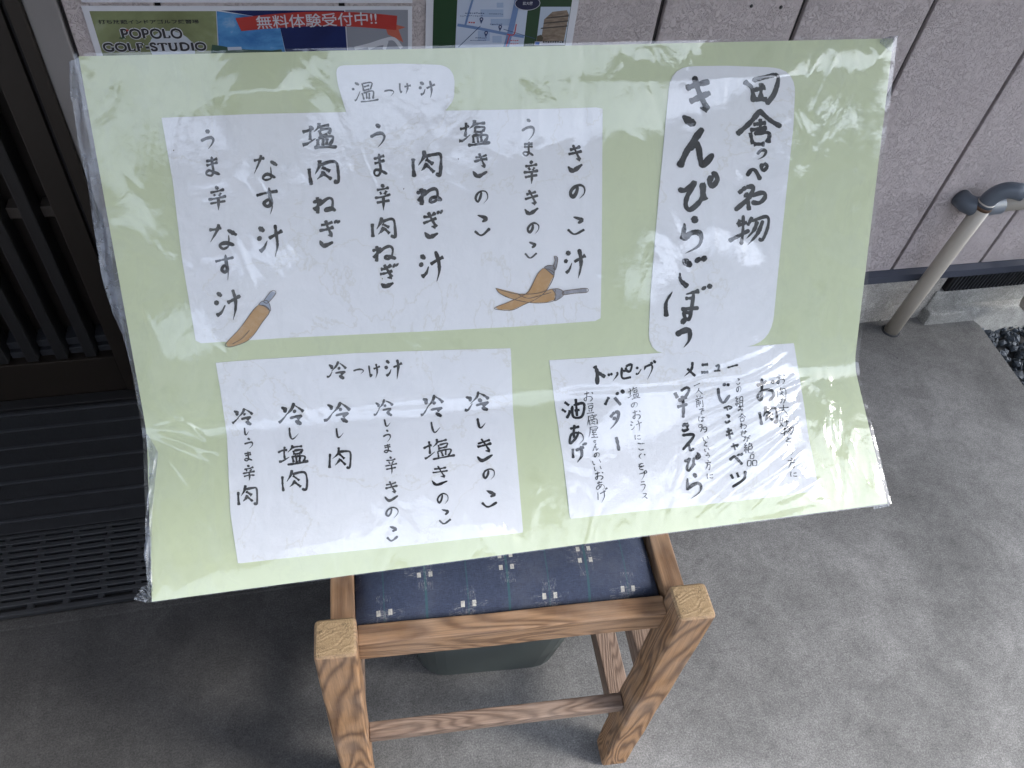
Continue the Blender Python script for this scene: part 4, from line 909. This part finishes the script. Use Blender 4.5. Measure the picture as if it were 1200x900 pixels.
def wall_stroke(pts, w, d, mat, parent, name='print_line'):
    c = catmull(np.array(pts, float), 24) if len(pts) > 2 else np.array([np.array(pts[0], float)*(1-t)+np.array(pts[1], float)*t for t in np.linspace(0, 1, 3)])
    g = np.gradient(c, axis=0); g /= np.linalg.norm(g, axis=1)[:, None]+1e-12; nn = np.c_[-g[:, 1], g[:, 0]]*w/2
    vs = []
    for a, b in zip(c+nn, c-nn): vs += [(a[0], YW-d, a[1]), (b[0], YW-d, b[1])]
    return link(name, mesh(name, vs, [(2*i, 2*i+1, 2*i+3, 2*i+2) for i in range(len(c)-1)]), mat, parent)
for k, p in enumerate(([(.085, .836), (.11, .842), (.135, .850), (.152, .852), (.165, .836)], [(.108, .836), (.125, .843), (.140, .845)], [(.135, .834), (.140, .849)])):
    wall_stroke(p, .006, .0022+k*.0001, pwhite, golf, 'glove_line')
# serif capitals built of strokes: thick stems, thin hairlines
SER = {'P': [('T', [(20, 0), (20, 100)]), ('t', [(8, 100), (34, 100)]), ('t', [(8, 0), (22, 0)]), ('c', [(20, 2), (55, 0), (78, 12), (80, 28), (70, 48), (45, 53), (22, 52)])],
       'O': [('o', [(50, 0), (18, 14), (6, 50), (18, 86), (50, 100), (82, 86), (94, 50), (82, 14), (50, 0)])],
       'L': [('T', [(20, 0), (20, 100)]), ('t', [(6, 0), (36, 0)]), ('t', [(6, 99), (80, 99)]), ('c', [(80, 99), (84, 72)])],
       'G': [('o', [(86, 26), (74, 6), (50, 0), (18, 14), (6, 50), (18, 86), (50, 100), (76, 94), (82, 80)]), ('T', [(82, 58), (82, 96)]), ('t', [(66, 58), (96, 58)])],
       'F': [('T', [(22, 0), (22, 100)]), ('t', [(8, 1), (80, 1)]), ('t', [(8, 100), (38, 100)]), ('t', [(22, 50), (60, 50)]), ('c', [(80, 0), (82, 24)]), ('c', [(60, 38), (60, 62)])],
       '-': [('T', [(10, 58), (90, 58)])],
       'S': [('o', [(78, 24), (70, 4), (44, 0), (18, 12), (22, 36), (54, 50), (82, 68), (78, 92), (50, 100), (24, 94), (16, 74)])],
       'T': [('T', [(50, 0), (50, 100)]), ('t', [(6, 1), (94, 1)]), ('t', [(34, 100), (66, 100)]), ('c', [(6, 0), (4, 24)]), ('c', [(94, 0), (96, 24)])],
       'U': [('T', [(20, 0), (20, 60)]), ('o', [(20, 58), (24, 88), (50, 100), (74, 88), (80, 58)]), ('c', [(80, 60), (80, 0)]), ('t', [(4, 0), (36, 0)]), ('t', [(66, 0), (94, 0)])],
       'D': [('T', [(20, 0), (20, 100)]), ('t', [(6, 0), (22, 0)]), ('t', [(6, 100), (22, 100)]), ('o', [(20, 1), (60, 2), (88, 24), (92, 52), (84, 80), (56, 98), (20, 99)])],
       'I': [('T', [(50, 0), (50, 100)]), ('t', [(30, 0), (70, 0)]), ('t', [(30, 100), (70, 100)])]}
def serif(word, box_, parent, adv):
    x0, z0, x1, z1 = box_; tot = sum(adv[c] for c in word); s = (x1-x0)/tot; x = x0
    for halo in (1, 0):
        x = x0; k = 0
        for c in word:
            w = adv[c]*s*.92
            for kind, p in SER[c]:
                pts = [(x+a/100*w, z1-b/100*(z1-z0)) for a, b in p]; wd_ = {'T': .0040, 'o': .0034, 'c': .0030, 't': .0018}[kind]+(.0022 if halo else 0)
                wall_stroke(pts, wd_, (.0023 if halo else .0027)+(k % 5)*.00004, pwhite if halo else pblack, parent, 'letter_halo' if halo else 'lettering'); k += 1
            x += adv[c]*s
ADV = dict(P=.75, O=1.0, L=.75, G=1.0, F=.75, S=.7, T=.85, U=.95, D=.95, I=.45); ADV['-'] = .4
a = wp(143, 44.5, .002); b = wp(213, 34, .002); serif('POPOLO', (a.x, a.z, b.x, b.z), golf, ADV)
a = wp(122.5, 59.5, .002); b = wp(241.5, 50, .002); serif('GOLF-STUDIO', (a.x, a.z, b.x, b.z), golf, ADV)
a = wp(116, 28, .002); b = wp(232.5, 22.7, .002)
for d, m_, bo in ((.0027, pblack, .018),): text('打ち放題インドアゴルフ練習場', (a.x, a.z, b.x, b.z), m_, golf, d, bo)
a = wp(146, 33, .002); vert_poly('golf_flag', [(a.x+.002, a.z-.001), (a.x+.0065, a.z-.003), (a.x+.002, a.z-.005)], .0031, pred, golf)
a = wp(143.5, 44.2, .002); vert_poly('golf_green', [(a.x+.005*math.cos(t), a.z+.0012*math.sin(t)) for t in np.linspace(0, 6.28, 18)[:-1]], .0031, pgreen, golf)
upper = thing('white_poster', 'blank lower margin of a white poster just above the golf poster', 'poster')
vert_poly('poster_sheet', [(-.3185, .912), (.1835, .912), (.1835, 1.25), (-.3185, 1.25)], .0016, MT['white'], upper)

mp_ = thing('map_poster', 'green bordered map poster with pins and a building photo on the siding', 'poster')
vert_poly('poster_sheet', [(.206, .60), (.4715, .60), (.4715, 1.1), (.206, 1.1)], .0015, MT['white'], mp_)
vert_poly('green_ground', [(.2185, .615), (.459, .615), (.459, 1.08), (.2185, 1.08)], .0018, pgreen, mp_)
vert_poly('map_print', [(.2585, .63), (.3815, .63), (.3815, 1.07), (.2585, 1.07)], .0021, flat('map pale blue', (.42, .48, .60)), mp_)
road = flat('map road blue', (.13, .21, .40)); blk = flat('map block blue', (.30, .38, .54)); dk = flat('map navy line', (.03, .05, .14)); mred = flat('map red', (.45, .05, .05))
def bl(x0, y0, x1, y1): q = [wp(x, y, .0023) for x, y in ((x0, y0), (x1, y0), (x1, y1), (x0, y1))]; vert_poly('map_block', [(p.x, p.z) for p in q], .0023, blk, mp_)
for r in ((563, 11, 590, 20), (575, 22, 600, 30), (560, 36, 574, 48), (577, 42, 588, 50), (582, 3, 590, 9)): bl(*r)
def ml(pts, w, d, mat, name='map_road'): wall_stroke([(wp(x, y, .002).x, wp(x, y, .002).z) for x, y in pts], w, d, mat, mp_, name)
ml([(536, 29), (560, 33), (590, 39), (614, 43)], .005, .0025, road); ml([(555, -4), (550, 12), (545, 30)], .0036, .0026, road); ml([(607, -4), (602, 20), (596, 44), (592, 58)], .010, .0027, road)
ml([(563, 30), (537, 55)], .0012, .0029, dk, 'map_pointer'); ml([(590, 34), (627, 45)], .0010, .0029, dk, 'map_pointer'); ml([(605, 28), (602, 40), (594, 40)], .0018, .0030, mred, 'map_route'); ml([(597, 41), (593, 54)], .0016, .0031, mred, 'map_route')
for x, y in ((564, 22), (586, 31), (569.5, 38)):
    a = wp(x, y, .002); vert_poly('map_pin', [(a.x+.0034*math.cos(t), a.z+.0034*math.sin(t)) for t in np.linspace(-.6, math.pi+.6, 14)]+[(a.x, a.z-.0085)], .0033, dk, mp_)
    vert_poly('pin_eye', [(a.x+.0014*math.cos(t), a.z+.0014*math.sin(t)) for t in np.linspace(0, 6.28, 10)[:-1]], .0036, pwhite, mp_)
a = wp(618, 3.5, .002); vert_poly('map_badge_rim', [(a.x+.0225*math.cos(t), a.z+.0120*math.sin(t)) for t in np.linspace(0, 6.28, 34)[:-1]], .0034, pwhite, mp_)
vert_poly('map_badge', [(a.x+.0215*math.cos(t), a.z+.0110*math.sin(t)) for t in np.linspace(0, 6.28, 34)[:-1]], .0036, pnavy, mp_)
text('拡大図', (a.x-.0085, a.z-.0026, a.x+.0085, a.z+.0030), pwhite, mp_, .0039, .01)
def dashes(x0, y, x1, col_, n, w=.0014):
    rs = random.Random(int(x0*7+y))
    for k in range(n):
        t0 = x0+(x1-x0)*k/n; t1 = x0+(x1-x0)*(k+.72)/n; yy = y+rs.uniform(-.2, .2)
        ml([(t0, yy), (t1, yy+rs.uniform(-.3, .3))], w*rs.uniform(.7, 1.2), .0032, col_, 'small_print')
dashes(545, 15, 568, dk, 9); dashes(539, 18.3, 566, dk, 11, .001); dashes(549, 26, 557, mred, 3, .0022); dashes(573, 16, 590, dk, 7, .001); dashes(574, 28, 589, dk, 6, .0013); dashes(557, 44, 571, dk, 6, .0014); dashes(551, 47, 570, dk, 8, .001); dashes(598, 47, 608, mred, 4); dashes(598, 51, 608, mred, 4)
q = [wp(x, y, .0022) for x, y in ((633, 8), (666.5, 8), (663, 45.5), (629, 45.5))]
vert_poly('building_photo', [(q[3].x, .846), (q[2].x, .846), (q[2].x, .9065), (q[3].x, .9065)], .0022, flat('photo sky', (.38, .45, .55)), mp_)
x0, x1 = q[3].x, q[2].x
vert_poly('photo_house', [(x0+.008, .846), (x1-.003, .846), (x1-.001, .893), (x1-.006, .901), (x0+.022, .898), (x0+.009, .885)], .0025, photo('printed house', (.11, .08, .06), (.2, .155, .12), (.27, .22, .17), 60, (.4, .6), (1, 1, 4)), mp_)
for k in range(3): vert_poly('photo_eave', [(x0+.004+.004*k, .868+.009*k), (x1-.001, .872+.009*k), (x1-.001, .8745+.009*k), (x0+.006+.004*k, .8705+.009*k)], .0028, flat('printed shade', (.05, .04, .035)), mp_)
vert_poly('photo_tree', [(x0, .846), (x0+.010, .846), (x0+.012, .852), (x0+.007, .858), (x0, .856)], .0029, flat('printed shrub', (.06, .05, .03)), mp_)
vert_poly('caption_strip', [(x0-.003, .8385), (x1, .8385), (x1, .8455), (x0-.003, .8455)], .0024, pwhite, mp_)
vert_poly('caption_mark', [(x0-.002, .8395), (x0+.006, .8395), (x0+.006, .8445), (x0-.002, .8445)], .0027, flat('caption blue', (.04, .12, .4)), mp_)
dashes(636, 48.8, 661, pblack, 9, .0026)
